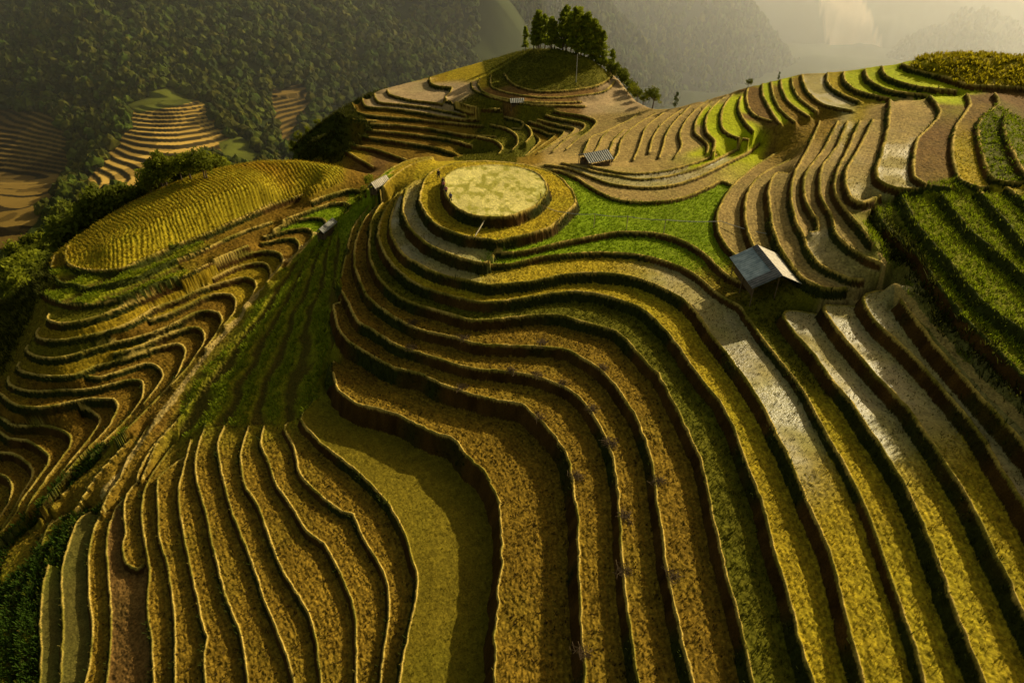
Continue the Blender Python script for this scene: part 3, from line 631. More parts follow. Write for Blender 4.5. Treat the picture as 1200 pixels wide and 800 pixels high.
# ================================================================== leaf tools
def leafmat(name,rough=.7,trans=.45):
    m,nt,b=new_mat(name); a=nt.nodes.new('ShaderNodeAttribute'); a.attribute_name='ground'
    nt.links.new(a.outputs['Color'],b.inputs['Base Color']); b.inputs['Roughness'].default_value=rough; b.inputs['Specular IOR Level'].default_value=.06
    if trans>0:
        t=nt.nodes.new('ShaderNodeBsdfTranslucent'); mx=nt.nodes.new('ShaderNodeMixShader'); mx.inputs[0].default_value=trans
        nt.links.new(a.outputs['Color'],t.inputs[0]); out=nt.nodes['Material Output']
        nt.links.new(b.outputs[0],mx.inputs[1]); nt.links.new(t.outputs[0],mx.inputs[2]); nt.links.new(mx.outputs[0],out.inputs[0])
    return m
ML=leafmat('foliage_leaf'); MBK,_nt,_b=new_mat('tree_bark'); _n=_nt.nodes.new('ShaderNodeTexNoise'); _n.inputs['Scale'].default_value=6
_r=_nt.nodes.new('ShaderNodeValToRGB'); _r.color_ramp.elements[0].color=(.05,.035,.02,1); _r.color_ramp.elements[1].color=(.16,.12,.08,1)
_nt.links.new(_n.outputs['Fac'],_r.inputs[0]); _nt.links.new(_r.outputs[0],_b.inputs['Base Color']); _b.inputs['Roughness'].default_value=.9
def blades(P,n,h,wd,lean,col,cvar,seed,hv=.4,base=0):
    r=np.random.default_rng(seed); N=len(P)*n
    B=np.repeat(P,n,0).astype(np.float32); a=r.random(N)*6.283; H=(h*(1-hv+2*hv*r.random(N)))
    off=r.random(N)*base; B[:,0]+=np.cos(a)*off; B[:,1]+=np.sin(a)*off
    dx=np.cos(a); dy=np.sin(a); l=lean*H*(0.4+r.random(N))
    V0=B.copy(); V0[:,0]-=dy*wd/2; V0[:,1]+=dx*wd/2; V1=B.copy(); V1[:,0]+=dy*wd/2; V1[:,1]-=dx*wd/2
    V2=B.copy(); V2[:,0]+=dx*l+dy*wd*.3; V2[:,1]+=dy*l-dx*wd*.3; V2[:,2]+=H
    V3=B.copy(); V3[:,0]+=dx*l-dy*wd*.3; V3[:,1]+=dy*l+dx*wd*.3; V3[:,2]+=H
    VV=np.stack([V0,V1,V2,V3],1).reshape(-1,3); Fc=np.arange(N*4).reshape(-1,4)
    c=np.array(col)*(1-cvar+2*cvar*r.random((N,1))); cc=np.ones((N,4,4)); cc[...,:3]=c[:,None,:]; cc[:,:2,:3]*=.6
    return VV,Fc,cc.reshape(-1,4)
AREA=(RR[:,None]*np.gradient(RR)[:,None]*(TH[1]-TH[0])*np.ones((1,NT))).astype(np.float32)
INV=(U>-60)&(U<1270)&(V>-30)&(V<860)&(Z>-36)
def scatter(mask,dens,seed):
    r=np.random.default_rng(seed); p=r.random(mask.shape,dtype=np.float32)<AREA*dens
    i,j=np.nonzero(mask&p&INV); return np.stack([X[i,j],Y[i,j],Z[i,j]],-1)
def stuff(name,parts,label=None,mat=None):
    off=0; V_=[];F_=[];C_=[]
    for v,f,c in parts: V_.append(v);F_.append(f+off);C_.append(c);off+=len(v)
    if not V_: return
    me=np_mesh(name,np.concatenate(V_),np.concatenate(F_),mat or ML,np.concatenate(C_),smooth=False); return link(name,me,kind='stuff')
rows=crow>np.where(X<0,0.25,-0.15)
corn=(TY==CORN)&~pm
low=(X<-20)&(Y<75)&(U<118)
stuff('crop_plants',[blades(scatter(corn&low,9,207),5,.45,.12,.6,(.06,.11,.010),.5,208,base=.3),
  blades(scatter(corn&rows&(~ris)&~low,9,201),5,.36,.09,.7,(.25,.31,.012),.5,202,base=.3),
  blades(scatter(corn&ris,4.0,203),5,.45,.12,.6,(.12,.14,.010),.5,204,base=.3),
  blades(scatter(TY==CABB,2.2,205),6,.26,.14,.8,(.22,.28,.010),.4,206,base=.2)])
stuff('golden_crop',[blades(scatter((TY==GOLD)&(row>0.0),10,211),4,.24,.08,.6,(.42,.31,.018),.5,212,base=.2)])
stuff('rice_stubble',[blades(scatter((TY==STUB)&~ris&~bund&(Y<115),3.2,221),3,.17,.07,.6,(.33,.215,.026),.5,222,base=.12),
  blades(scatter((TY==STUB)&~ris&~bund&(Y<115),1.2,223),3,.14,.12,.9,(.09,.055,.014),.5,224,base=.15),
  blades(scatter((TY==WET)&~ris&~bund&(Y<115),3.0,227),3,.14,.06,.6,(.22,.18,.05),.5,228,base=.12),
  blades(scatter((TY==OLIVE)&~ris&~bund&(Y<115),4.0,225),3,.17,.07,.6,(.43,.325,.03),.5,226,base=.12)])
gb=ris&(gx[...,0]+.5*sp_>.55)&(HH>.4)
stuff('bank_grass',[blades(scatter(gb,4.5,231),4,.38,.09,.7,(.055,.07,.010),.5,232,base=.15),
  blades(scatter((TY==DKGRASS)&~ris&~bund,5.0,233),3,.26,.09,.7,(.13,.125,.010),.5,234,base=.15),
  blades(scatter((TY==MOSS)&~ris&~bund,6.0,237),3,.10,.05,.7,(.26,.20,.015),.6,238,base=.15),
  blades(scatter(bm&(Y<125),2.5,235),3,.16,.05,.8,(.36,.28,.05),.4,236,base=.1)])
stuff('rice_seedlings',[blades(scatter((TY==RICE)&~ris,7.0,241),3,.2,.08,.5,(.22,.32,.008),.35,242,base=.12)])
bsh=(TY==BUSH)&(Z>-30)
stuff('hillside_undergrowth',[blades(scatter(bsh,3.5,251),7,.6,.13,.7,(.065,.07,.008),.6,252,base=.6),
  blades(scatter((TY==MOUND),1.3,253),8,.6,.3,.8,(.38,.32,.012),.5,254,base=.5)])
print('plants',time.time()-T0)
# ================================================================== far woods (masses nobody could count)
def ico():
    bm_=bmesh.new(); bmesh.ops.create_icosphere(bm_,subdivisions=2,radius=1); v=np.array([x.co[:] for x in bm_.verts]); f=np.array([[a.index for a in p.verts] for p in bm_.faces]); bm_.free(); return v,f
IV,IFc=ico()
def woods(name,P,h,seed,col,wide=.42):
    r=np.random.default_rng(seed); V_=[];F_=[];C_=[]
    var=[]
    for k in range(8):
        n=IV*(1+0.45*(r.random((len(IV),1))-.5)*2*.8); n[:,2]=n[:,2]*.5+.5
        tp=np.clip(1.12-n[:,2],0.2,1)**.35; n[:,0]*=tp; n[:,1]*=tp; var.append(n)
    for i,p in enumerate(P):
        s=h*(.6+.8*r.random()); a=r.random()*6.28; n=var[i%8]; ca,sa=math.cos(a)*s*wide,math.sin(a)*s*wide
        w_=np.stack([n[:,0]*ca-n[:,1]*sa,n[:,0]*sa+n[:,1]*ca,n[:,2]*s-.15*s],-1)+p
        V_.append(w_); F_.append(IFc+i*len(IV))
        c=np.array(col)*(.5+1.0*r.random())*np.array([.8+.5*r.random(),1,1]); cc=np.ones((len(IV),4)); cc[:,:3]=c*(.35+.9*r.random((len(IV),1))); C_.append(cc)
    me=np_mesh(name,np.concatenate(V_),np.concatenate(F_),ML,np.concatenate(C_),smooth=False); link(name,me,kind='stuff')
r_=np.random.default_rng(301)
wm=(~terr)&(~lawn)&(UF>-60)&(UF<560)&(VF>-40)&(VF<260)&(RF[:,None]>275)&(RF[:,None]<560)
aF=(RF[:,None]*np.gradient(RF)[:,None]*(TF[1]-TF[0])*np.ones((1,MF)))
i,j=np.nonzero(wm&(r_.random(wm.shape)<aF*0.10)); Pw=np.stack([XF[i,j],YF[i,j],ZF[i,j]],-1)
print('forest trees',len(Pw))
woods('valley_forest',Pw,4.6,302,(.10,.125,.008),.62)
def onridge(G,n,seed,lo=.5):
    r=np.random.default_rng(seed); m,k,_=G.shape; a=r.integers(int(m*lo)-2,m-1,n); b=r.integers(0,k-1,n); return G[a,b]
woods('ridge_forest',np.concatenate([onridge(GB,1500,310),onridge(GC,2600,311),onridge(GD,3600,312)]),7,313,(.10,.13,.010))
woods('wooded_hill_forest',onridge(GE,2200,314),7,315,(.07,.08,.014))
# ================================================================== trees as things
def tube(vs,fs,p,q,r0,r1,n=7):
    p=np.array(p,float); q=np.array(q,float); d=q-p; d/=np.linalg.norm(d)+1e-9; a=np.cross(d,[0.3,0.9,.1]); a/=np.linalg.norm(a); b=np.cross(d,a)
    o=len(vs)
    for c,r in ((p,r0),(q,r1)):
        for k in range(n):
            t=6.283*k/n; vs.append(c+a*math.cos(t)*r+b*math.sin(t)*r)
    for k in range(n): fs.append((o+k,o+(k+1)%n,o+n+(k+1)%n,o+n+k))
def pymesh(name,vs,fs,mat,smooth=False):
    me=bpy.data.meshes.new(name); me.from_pydata([tuple(map(float,v)) for v in vs],[],fs); me.materials.append(mat)
    if smooth: me.shade_smooth()
    me.update(); return me
def make_tree(kind,seed,col):
    r=np.random.default_rng(seed); tv=[];tf=[]
    if kind=='pine':
        H=10.; lean=(r.random(2)-.5)*.8; tube(tv,tf,(0,0,-.6),(lean[0]*.5,lean[1]*.5,H*.5),.22,.15); tube(tv,tf,(lean[0]*.5,lean[1]*.5,H*.5),(lean[0],lean[1],H*.95),.15,.03)
        cl=[]
        for k in range(52):
            t=.16+.82*r.random(); rad=(1.04-t)**.7*2.05*(.3+.7*r.random()); a=r.random()*6.28
            c=np.array([lean[0]*t+math.cos(a)*rad,lean[1]*t+math.sin(a)*rad,H*t+.15*rad]); cl.append((c,.55+.35*r.random(),.4))
            tube(tv,tf,(lean[0]*t,lean[1]*t,H*t-.1),c,.05,.02,4)
        for k in range(5): cl.append((np.array([lean[0],lean[1],H*(.86+.035*k)]),.42,.5))
        nl=30; ls=.38
    elif kind=='round':
        H=7.; tube(tv,tf,(0,0,-.6),(.2,.1,H*.45),.2,.13); cl=[]
        for k in range(26):
            a=r.random()*6.28; el=math.acos(1-1.75*r.random()); rad=2.1*(.55+.5*r.random())
            c=np.array([math.cos(a)*math.sin(el)*rad,math.sin(a)*math.sin(el)*rad,H*.58+math.cos(el)*rad*1.15]); cl.append((c,.7+.35*r.random(),.7))
            if k%2==0: tube(tv,tf,(.15,.1,H*.36),c,.07,.02,4)
        nl=26; ls=.36
    else:   # slender
        H=8.; tube(tv,tf,(0,0,-.6),(.1,0,H*.8),.14,.04); cl=[]
        for k in range(20):
            t=.15+.83*r.random(); rad=(1.08-t)**.6*1.1*(.4+.7*r.random()); a=r.random()*6.28; c=np.array([math.cos(a)*rad,math.sin(a)*rad,H*t]); cl.append((c,.55+.25*r.random(),.8))
            tube(tv,tf,(.05,0,H*t-.2),c,.04,.015,4)
        nl=26; ls=.32
    LV=[];LC=[]
    for c,s,fl_ in cl:
        q_=r.normal(size=(nl,3)); q_/=np.linalg.norm(q_,axis=1)[:,None]; q_*=(r.random((nl,1))**.4)*s*1.25; q_[:,2]*=fl_
        n1_=r.normal(size=(nl,3)); n1_/=np.linalg.norm(n1_,axis=1)[:,None]; n2_=np.cross(n1_,r.normal(size=(nl,3))); n2_/=np.linalg.norm(n2_,axis=1)[:,None]
        ce=c+q_; w_=ls*(.6+.7*r.random((nl,1)))
        quad=np.stack([ce-n1_*w_-n2_*w_*.35,ce+n1_*w_*.3-n2_*w_*.5,ce+n1_*w_,ce-n1_*w_*.2+n2_*w_*.5],1)
        LV.append(quad.reshape(-1,3)); sh=(.65+.7*r.random())*(.8+.4*r.random((nl,1,1))); LC.append((np.array(col)[None,None,:]*sh*np.ones((nl,4,1))).reshape(-1,3))
    LV=np.concatenate(LV); cc=np.ones((len(LV),4)); cc[:,:3]=np.concatenate(LC)
    crown=np_mesh('crown',LV,np.arange(len(LV)).reshape(-1,4),ML,cc,smooth=False)
    return pymesh('trunk',tv,tf,MBK),crown
TREES={'pine':[make_tree('pine',401+k,(.24,.28,.022)) for k in range(5)],
 'round':[make_tree('round',411+k,(.13,.15,.013)) for k in range(4)],
 'light':[make_tree('round',421+k,(.22,.24,.015)) for k in range(3)],
 'slender':[make_tree('slender',431+k,(.07,.09,.012)) for k in range(3)]}
def tree(kind,p,s,label,group,name=None):
    t,c=random.choice(TREES[kind]); e=bpy.data.objects.new(name or {'pine':'pine_tree','slender':'slender_tree'}.get(kind,'broadleaf_tree'),None); C.objects.link(e)
    e.location=p; e.rotation_euler=(0,0,random.random()*6.28); e.scale=(s*random.uniform(.9,1.1),)*2+(s,); e['label']=label; e['category']='tree'
    if group: e['group']=group
    for n,m in (('trunk',t),('crown',c)):
        o=bpy.data.objects.new(n,m); C.objects.link(o); o.parent=e
    return e
def tree_at(kind,u,v,s,label,group=None,back=0,name=None):
    p=pick(u,v)
    if p is None: p=pick(u,v+4,5)
    if p is None: print('no ground',u,v); return
    x,y,z=p
    if back: k=1+back/math.hypot(x,y); x*=k; y*=k; z=gz(x,y)
    return tree(kind,(x,y,z),s,label,group,name)
for u,v,s in [(617,60,.62),(627,60,.8),(634,59,.8),(648,60,.75),(623,59,.72),(630,57,.95),(637,57,.85),(644,57,.78),(651,58,.7)]:
    tree_at('pine',u,v,s,'dense dark conifer in the lower left clump on the knoll top','conifers in the lower clump on the knoll',back=random.uniform(0,4))
for u,v,s in [(659,58,1.0),(669,60,1.0),(683,63,.95),(690,67,1.0),(698,71,.9),(665,58,1.22),(672,58,1.15),(679,61,1.12),(686,64,1.08),(694,68,1.02),(701,72,.98),(708,77,.92),(715,83,.78)]:
    tree_at('pine',u,v,s,'tall pine with bare lower trunk in the taller clump on the knoll','pines in the taller clump on the knoll',back=random.uniform(0,3))
for u,v,s in [(708,84,.45),(713,87,.5),(719,88,.55),(724,93,.6),(729,97,.6),(733,101,.6),(738,104,.6),(743,108,.55),(748,113,.5),(755,117,.45),(726,90,.5),(735,97,.5)]:
    tree_at('round' if random.random()<.6 else 'light',u,v,s,'bushy tree on the slope falling behind the knoll','bushy trees running down behind the knoll',back=random.uniform(0,2.5))
tree_at('round',764,126,.75,'dark rounded tree standing apart at the foot of the knoll slope',None)
tree_at('slender',790,127,.45,'thin pale young tree alone on the saddle skyline',None,back=.5)
tree_at('slender',914,93,.22,'tiny sapling on the skyline above the green ridge terraces',None,back=.3)
tree_at('round',879,103,.3,'small dark shrub on the skyline at the end of the ridge terraces',None,name='shrub')
# wooded gully behind the rounded left hill: ground points counted off from its skyline
def gully_tree(u,v,back,s,kind,label,group):
    p=pick(u,v+1,3)
    if p is None: return
    k=1+back/math.hypot(p[0],p[1]); x,y=p[0]*k,p[1]*k; zz_=gz(x,y)
    # stand it so that its head clears the skyline as in the photo
    return tree(kind,(x,y,zz_),s,label,group)
TL=[]
def place_head(u,v,dist,kind,s,label,group):
    d=ray(u,v); want=random.uniform(5,9)
    for q in np.arange(125,235,1.5):
        t=q/d[1]; x,y=d[0]*t,q; zh=HCAM+d[2]*t; zg=gz(x,y)
        if zh-zg>0 and q>125 and zh-zg>want-1 and zh-zg<want+6: break
    else: return
    H={'pine':10,'round':7.6,'light':7.6,'slender':8}[kind]
    s=(zh-zg)/H; tree(kind,(x,y,zg),s,label,group)
for k in range(44):
    u=random.uniform(155,262); v=168+abs(u-215)*.12+random.uniform(0,34); 
    place_head(u,v,random.uniform(178,200)+(210-v)*.9,'round' if random.random()<.65 else 'light',1.0,'broadleaf tree in the wood behind the left hill crest','trees in the wood behind the left hill crest')
for k in range(62):
    u=random.uniform(0,165); v0=np.interp(u,[0,60,110,165],[285,235,205,212]); v=v0+random.uniform(0,48)
    place_head(u,v,random.uniform(165,195),'round' if random.random()<.75 else 'light',1.05,'broadleaf tree in the dark gully left of the rounded hill','trees in the dark gully left of the rounded hill')
for u,v,s in [(330,165,.45),(338,160,.5),(345,172,.5),(352,165,.5),(360,160,.4),(372,150,.4),(345,180,.45),(336,178,.5)]:
    tree_at('light',u,v,s,'yellow green tree at the low end of the far terraced spur','trees at the low end of the far terraced spur',back=1)
for u,v,s in [(432,222,.36),(428,232,.3),(422,240,.28),(438,226,.25)]:
    tree_at('light',u,v,s,'leafy green bush beside the pale roofed hut','bushes beside the pale roofed hut',name='bush')
print('trees',time.time()-T0)
# ================================================================== simple materials
def plain(name,c1,c2,scale=8,rough=.8,metal=0,wave=None,bump=.3):
    m,nt,b=new_mat(name); n=nt.nodes.new('ShaderNodeTexNoise'); n.inputs['Scale'].default_value=scale; n.inputs['Detail'].default_value=5
    tc=nt.nodes.new('ShaderNodeTexCoord'); nt.links.new(tc.outputs['Object'],n.inputs['Vector'])
    r=nt.nodes.new('ShaderNodeValToRGB'); r.color_ramp.elements[0].position=.35; r.color_ramp.elements[1].position=.65
    r.color_ramp.elements[0].color=(*c1,1); r.color_ramp.elements[1].color=(*c2,1)
    nt.links.new(n.outputs['Fac'],r.inputs[0]); nt.links.new(r.outputs[0],b.inputs['Base Color'])
    b.inputs['Roughness'].default_value=rough; b.inputs['Metallic'].default_value=metal
    bp=nt.nodes.new('ShaderNodeBump'); bp.inputs['Strength'].default_value=bump; nt.links.new(n.outputs['Fac'],bp.inputs['Height']); nt.links.new(bp.outputs[0],b.inputs['Normal'])
    return m
M_grey=plain('roof_grey_sheet',(.24,.30,.34),(.44,.51,.55),1.4,.5); M_dark=plain('roof_dark_sheet',(.05,.055,.06),(.13,.13,.14),2,.7)
M_cream=plain('roof_cream_sheet',(.55,.48,.36),(.78,.70,.55),1.5,.7); M_wood=plain('weathered_wood',(.09,.055,.03),(.22,.15,.08),7,.85)
M_wall=plain('bamboo_wall',(.06,.04,.025),(.15,.10,.05),9,.9); M_bam=plain('bamboo',(.30,.24,.13),(.48,.40,.24),6,.7)
M_twig=plain('dry_twigs',(.05,.03,.010),(.13,.08,.03),12,.95); M_pipe=plain('grey_pipe',(.22,.23,.22),(.4,.4,.38),4,.6)
M_oldmetal=plain('old_roof_sheet',(.20,.20,.18),(.36,.35,.30),2,.75)
def sheet(name,a,b_,c,d,mat,parent,origin,n=26,amp=.035,th=.03,lift=0):
    """corrugated sheet: a-b along the ridge, d-c along the eave"""
    a,b_,c,d=[np.array(t,float)-origin for t in (a,b_,c,d)]
    nrm=np.cross(b_-a,d-a); nrm/=np.linalg.norm(nrm); nrm*= 1 if nrm[2]>0 else -1
    vs=[];fs=[]; N=n*4
    for layer in (0,-th):
        for k in range(N+1):
            t=k/N; off=nrm*(lift+layer+amp*math.sin(t*n*6.283))
            for s in (0,.5,1): vs.append((a+(b_-a)*t)*(1-s)+(d+(c-d)*t)*s+off)
    o2=(N+1)*3
    for k in range(N):
        for s in (0,1):
            i=k*3+s; fs.append((i,i+1,i+4,i+3)); fs.append((o2+i,o2+i+3,o2+i+4,o2+i+1))
    for k in range(N):
        for e in (0,2): i=k*3+e; fs.append((i,i+3,o2+i+3,o2+i))
    for e in (0,N*3):
        for s in (0,1): i=e+s; fs.append((i,o2+i,o2+i+1,i+1))
    me=pymesh(name,vs,fs,mat); o=bpy.data.objects.new(name,me); C.objects.link(o); o.parent=parent; return o
def child(name,vs,fs,mat,parent): 
    o=bpy.data.objects.new(name,pymesh(name,vs,fs,mat)); C.objects.link(o); o.parent=parent; return o
def hut(name,label,ra,rb,ea,eb,base,hz,mats,border=False,wall=True,group=None,backk=1.0):
    """ra,rb ridge ends and ea,eb front eave ends as bearings; heights zr, ze"""
    pb_=pick(*base); g_=pb_[2]; ze=g_+hz[0]; zr=g_+hz[1]
    A=np.array([*at(*ra,zr),zr]); B=np.array([*at(*rb,zr),zr]); Ea=np.array([*at(*ea,ze),ze]); Eb=np.array([*at(*eb,ze),ze])
    sh=np.array([pb_[0],pb_[1],0])-(Ea+Eb)/2*[1,1,0]; sh*=0 if border else 1
    if np.linalg.norm(sh)>6: sh*=6/np.linalg.norm(sh)
    A=A+sh;B=B+sh;Ea=Ea+sh;Eb=Eb+sh
    # square the front plane up
    ax=(B-A)+(Eb-Ea); ax[2]=0; L=(np.linalg.norm((B-A)[:2])+np.linalg.norm((Eb-Ea)[:2]))/2; ax/=np.linalg.norm(ax)
    mid=(A+B)/2; em=(Ea+Eb)/2; pr=em-mid; pr[2]=0; pr-=ax*(pr@ax); W=np.linalg.norm(pr); pr/=W
    A=mid-ax*L/2; B=mid+ax*L/2; dz=np.array([0,0,ze-zr])
    Fa=A+pr*W+dz; Fb=B+pr*W+dz; Ga=A-pr*W*backk+dz*backk; Gb=B-pr*W*backk+dz*backk
    org=mid.copy(); org[2]=max(min(gz(mid[0],mid[1]),ze-.8),ze-(2.4 if border else 1.3))
    print(name,'L %.1f W %.1f eave above ground %.1f'%(L,W,ze-org[2]))
    e=bpy.data.objects.new(name,None); C.objects.link(e); e.location=org; e['label']=label; e['category']='hut'
    if group: e['group']=group
    sheet('roof_sheet',A,B,Fb,Fa,mats[0],e,org,n=int(L*2.4),amp=.05); o=sheet('roof_sheet',B,A,Ga,Gb,mats[1],e,org,n=int(L*3.2))
    if border:
        k=.2
        sheet('roof_patch',A,B,B*(1-k)+Fb*k,A*(1-k)+Fa*k,M_dark,e,org,n=int(L*2.4),amp=.05,lift=.09)
        sheet('roof_patch',B*k+A*(1-k)+(Fa-A)*0+(B-A)*(.80-k),B,Fb,Fb-(B-A)*.2,M_dark,e,org,n=4,lift=.13)
    zg=org[2]
    vs=[];fs=[]; tube(vs,fs,A-org+[0,0,-.12],B-org+[0,0,-.12],.07,.07,6); child('ridge_beam',vs,fs,M_wood,e)
    for P,Q in ((Fa,Fb),(Ga,Gb)):
        vs=[];fs=[]; s=.12
        tube(vs,fs,P+(mid-P)*s*[1,1,0]-org+[0,0,-.02],Q+(mid-Q)*s*[1,1,0]-org+[0,0,-.02],.06,.06,6); child('eave_beam',vs,fs,M_wood,e)
    for P in (Fa,Fb,Ga,Gb,(Fa+Fb)/2,(Ga+Gb)/2,A,B):
        q=P+(mid-P)*[.14,.14,0]; g=max(min(gz(q[0],q[1]),q[2]-.8),q[2]-(4 if border else 1.8))
        vs=[];fs=[]; tube(vs,fs,np.array([q[0],q[1],g-.3])-org,q-org+[0,0,-.05],.08,.07,7); child('post',vs,fs,M_wood,e)
    if wall:
        for P,Q in ((Fa,Fb),(Ga,Gb),(Fa,Ga)):
            p=P+(mid-P)*[.2,.2,0]-org; q=Q+(mid-Q)*[.2,.2,0]-org; vs=[];fs=[]; n=14
            for k in range(n):
                s0=p+(q-p)*(k/n); s1=p+(q-p)*((k+.93)/n); h0=-.25-random.uniform(0,.25); o_=len(vs); nn=np.cross(q-p,[0,0,1]); nn/=np.linalg.norm(nn); nn*=.03
                for s_ in (-1,1):
                    for (r0,zz0) in ((s0,-.2),(s1,-.2),(s1,p[2]+h0),(s0,p[2]+h0)): vs.append(np.array([r0[0],r0[1],zz0])+nn*s_)
                fs+= [(o_,o_+1,o_+2,o_+3),(o_+7,o_+6,o_+5,o_+4),(o_,o_+4,o_+5,o_+1),(o_+1,o_+5,o_+6,o_+2),(o_+2,o_+6,o_+7,o_+3),(o_+3,o_+7,o_+4,o_)]
            child('plank_wall',vs,fs,M_wall,e)
    return e,org
hut('field_hut','open field hut with corrugated grey roof edged by dark sheets above the wet strips',(887.5,287),(917.5,322.5),(860.6,308.7),(887.5,347),(905,350),(2.0,3.7),(M_grey,M_cream),border=True,wall=True)
hut('field_hut','low hut with a plain grey sheet roof among thin terraces beyond the green field',(682.5,184),(711,178.7),(686.7,196),(717.5,190),(702,196),(0.9,1.9),(M_oldmetal,M_oldmetal))
hut('field_hut','small hut with a pale cream roof on the saddle beside leafy bushes',(438.7,210),(455.6,200.6),(445,216),(463,207),(452,219),(0.9,1.9),(M_cream,M_cream))
hut('field_hut','little hut with a weathered grey roof at the top of the diagonal path',(370,268),(390,255),(381,273),(393,259),(388,274),(1.2,2.0),(M_oldmetal,M_oldmetal))
hut('field_hut','distant hut with a grey roof below the tree topped knoll',(600,119),(616,118),(599,124),(617,124),(608,126),(.9,1.6),(M_oldmetal,M_oldmetal))
# ================================================================== pipe line on posts, bamboo chute, utility pole
def tubething(name,pts,r,mat,label,cat,loc=None,group=None,n=8,r1=None):
    pts=[np.array(p,float) for p in pts]; o0=pts[0].copy(); vs=[];fs=[]
    for a,b_ in zip(pts[:-1],pts[1:]): tube(vs,fs,a-o0,b_-o0,r,r1 or r,n)
    me=pymesh(name,vs,fs,mat,True); return link(name,me,loc=tuple(o0),label=label,cat=cat,group=group)
posts=[(697.5,269,'left bamboo post propping the grey pipe in the green field'),(733,272,'middle bamboo post propping the grey pipe in the green field'),(779.5,277.5,'right bamboo post propping the grey pipe above the field corner')]
tops=[]
for u,v,lb in posts:
    p=pick(u,v-1.5) ; x,y,z=p; tops.append(np.array([x,y,z+2.3])); tubething('bamboo_post',[(x,y,z-.3),(x+.05,y,z+2.4)],.06,M_bam,lb,'post')
pa=np.array([*at(641,243,-1.4),-1.4]); pb=np.array([*at(662,249,-1.2),-1.2]); pe=np.array(pick(845,263)) ; pe[2]+=.5; pf=np.array(pick(900,275)); pf[2]+=.3
line=[pa,pb]+tops+[pe,pf]; pts=[]
for a,b_ in zip(line[:-1],line[1:]):
    for k in range(6): t=k/6; q=a+(b_-a)*t; q=q.copy(); q[2]-=.35*4*t*(1-t)*.5; pts.append(q)
pts.append(line[-1]); tubething('water_pipe',pts,.05,M_pipe,'thin grey water pipe carried on posts across the green field','pipe',n=6)
a=np.array(pick(567,262)); b_=np.array(pick(557,284)); a[2]+=.4; b_[2]+=1.0
tubething('bamboo_chute',[a,b_],.09,M_bam,'pale bamboo water chute below the round paddy bank','chute')
e=bpy.data.objects.new('wooden_prop',None)
a=np.array([*at(636,241,-1.2),-1.2]); x,y=a[0],a[1]
tubething('wooden_prop',[(x,y,-1.8),(x-.4,y-.2,.9)],.07,M_wood,'leaning wooden prop at the right end of the round paddy bank','post')
p=pick(675,97)
if p:
    x,y,z=p; e=bpy.data.objects.new('utility_pole',None); C.objects.link(e); e.location=(x,y,z); e['label']='slim utility pole standing on the grassy knoll below the pines'; e['category']='pole'
    vs=[];fs=[]; tube(vs,fs,(0,0,-.5),(0,0,6.8),.13,.08,8); child('shaft',vs,fs,M_pipe,e)
    for h in (6.3,5.6): 
        vs=[];fs=[]; tube(vs,fs,(-.8,0,h),(.8,0,h),.05,.05,6); child('crossarm',vs,fs,M_wood,e)
# ================================================================== twig heaps
heaps=[(485,379),(541,396),(635,402),(481,409),(597,435),(629,440),(659,450),(696,481),(706,432),(540,455),(632,490),(715,520),(675,558),(717,522),(734,605),(732,670),(771,564),(790,676),(685,766)]
def heap_mesh(seed):
    r=random.Random(seed); vs=[];fs=[]
    for k in range(46):
        a=r.uniform(0,6.28); c=(r.gauss(0,.4),r.gauss(0,.28),r.uniform(0,.28)); l=r.uniform(.25,.6); e_=r.uniform(-.3,.6)
        d=(math.cos(a)*l,math.sin(a)*l,e_*l); tube(vs,fs,(c[0]-d[0],c[1]-d[1],max(c[2]-d[2],0)),(c[0]+d[0],c[1]+d[1],c[2]+abs(d[2])),.028,.012,4)
    return pymesh('twig_heap',vs,fs,M_twig)
HM=[heap_mesh(k) for k in range(4)]
for i,(u,v) in enumerate(heaps):
    p=pick(u,v)
    if p: o=link('twig_heap',HM[i%4],loc=p,label='dark heap of straw and twigs lying on a terrace bund',cat='twig heap',group='twig heaps along the middle terrace bunds'); o.rotation_euler=(0,0,random.random()*6)
# ================================================================== people by the round paddy
def skin_body(name,joints,edges_,radii,mat,parent,sub=1):
    me=bpy.data.meshes.new(name); me.from_pydata(joints,edges_,[]); o=bpy.data.objects.new(name,me); C.objects.link(o)
    m=o.modifiers.new('skin','SKIN'); s=me.skin_vertices[0].data
    for k,r in enumerate(radii): s[k].radius=(r,r)
    s[0].use_root=True
    o.modifiers.new('sub','SUBSURF').levels=sub; o.modifiers['sub'].render_levels=sub
    dg=bpy.context.evaluated_depsgraph_get(); dg.update(); m2=bpy.data.meshes.new_from_object(o.evaluated_get(dg)); m2.materials.clear(); m2.materials.append(mat); m2.shade_smooth()
    o.modifiers.clear(); o.data=m2; o.parent=parent; return o
M_skin=plain('skin',(.35,.2,.13),(.42,.25,.17),5,.6); M_hair=plain('hair',(.01,.008,.006),(.03,.02,.015),20,.6)
CL={'black':plain('black_cloth',(.012,.012,.016),(.03,.03,.035),10,.9),'pink':plain('pink_cloth',(.45,.12,.16),(.55,.2,.24),10,.9),'blue':plain('blue_cloth',(.03,.06,.2),(.05,.1,.3),10,.9),'navy':plain('navy_cloth',(.015,.018,.04),(.03,.035,.07),10,.9)}
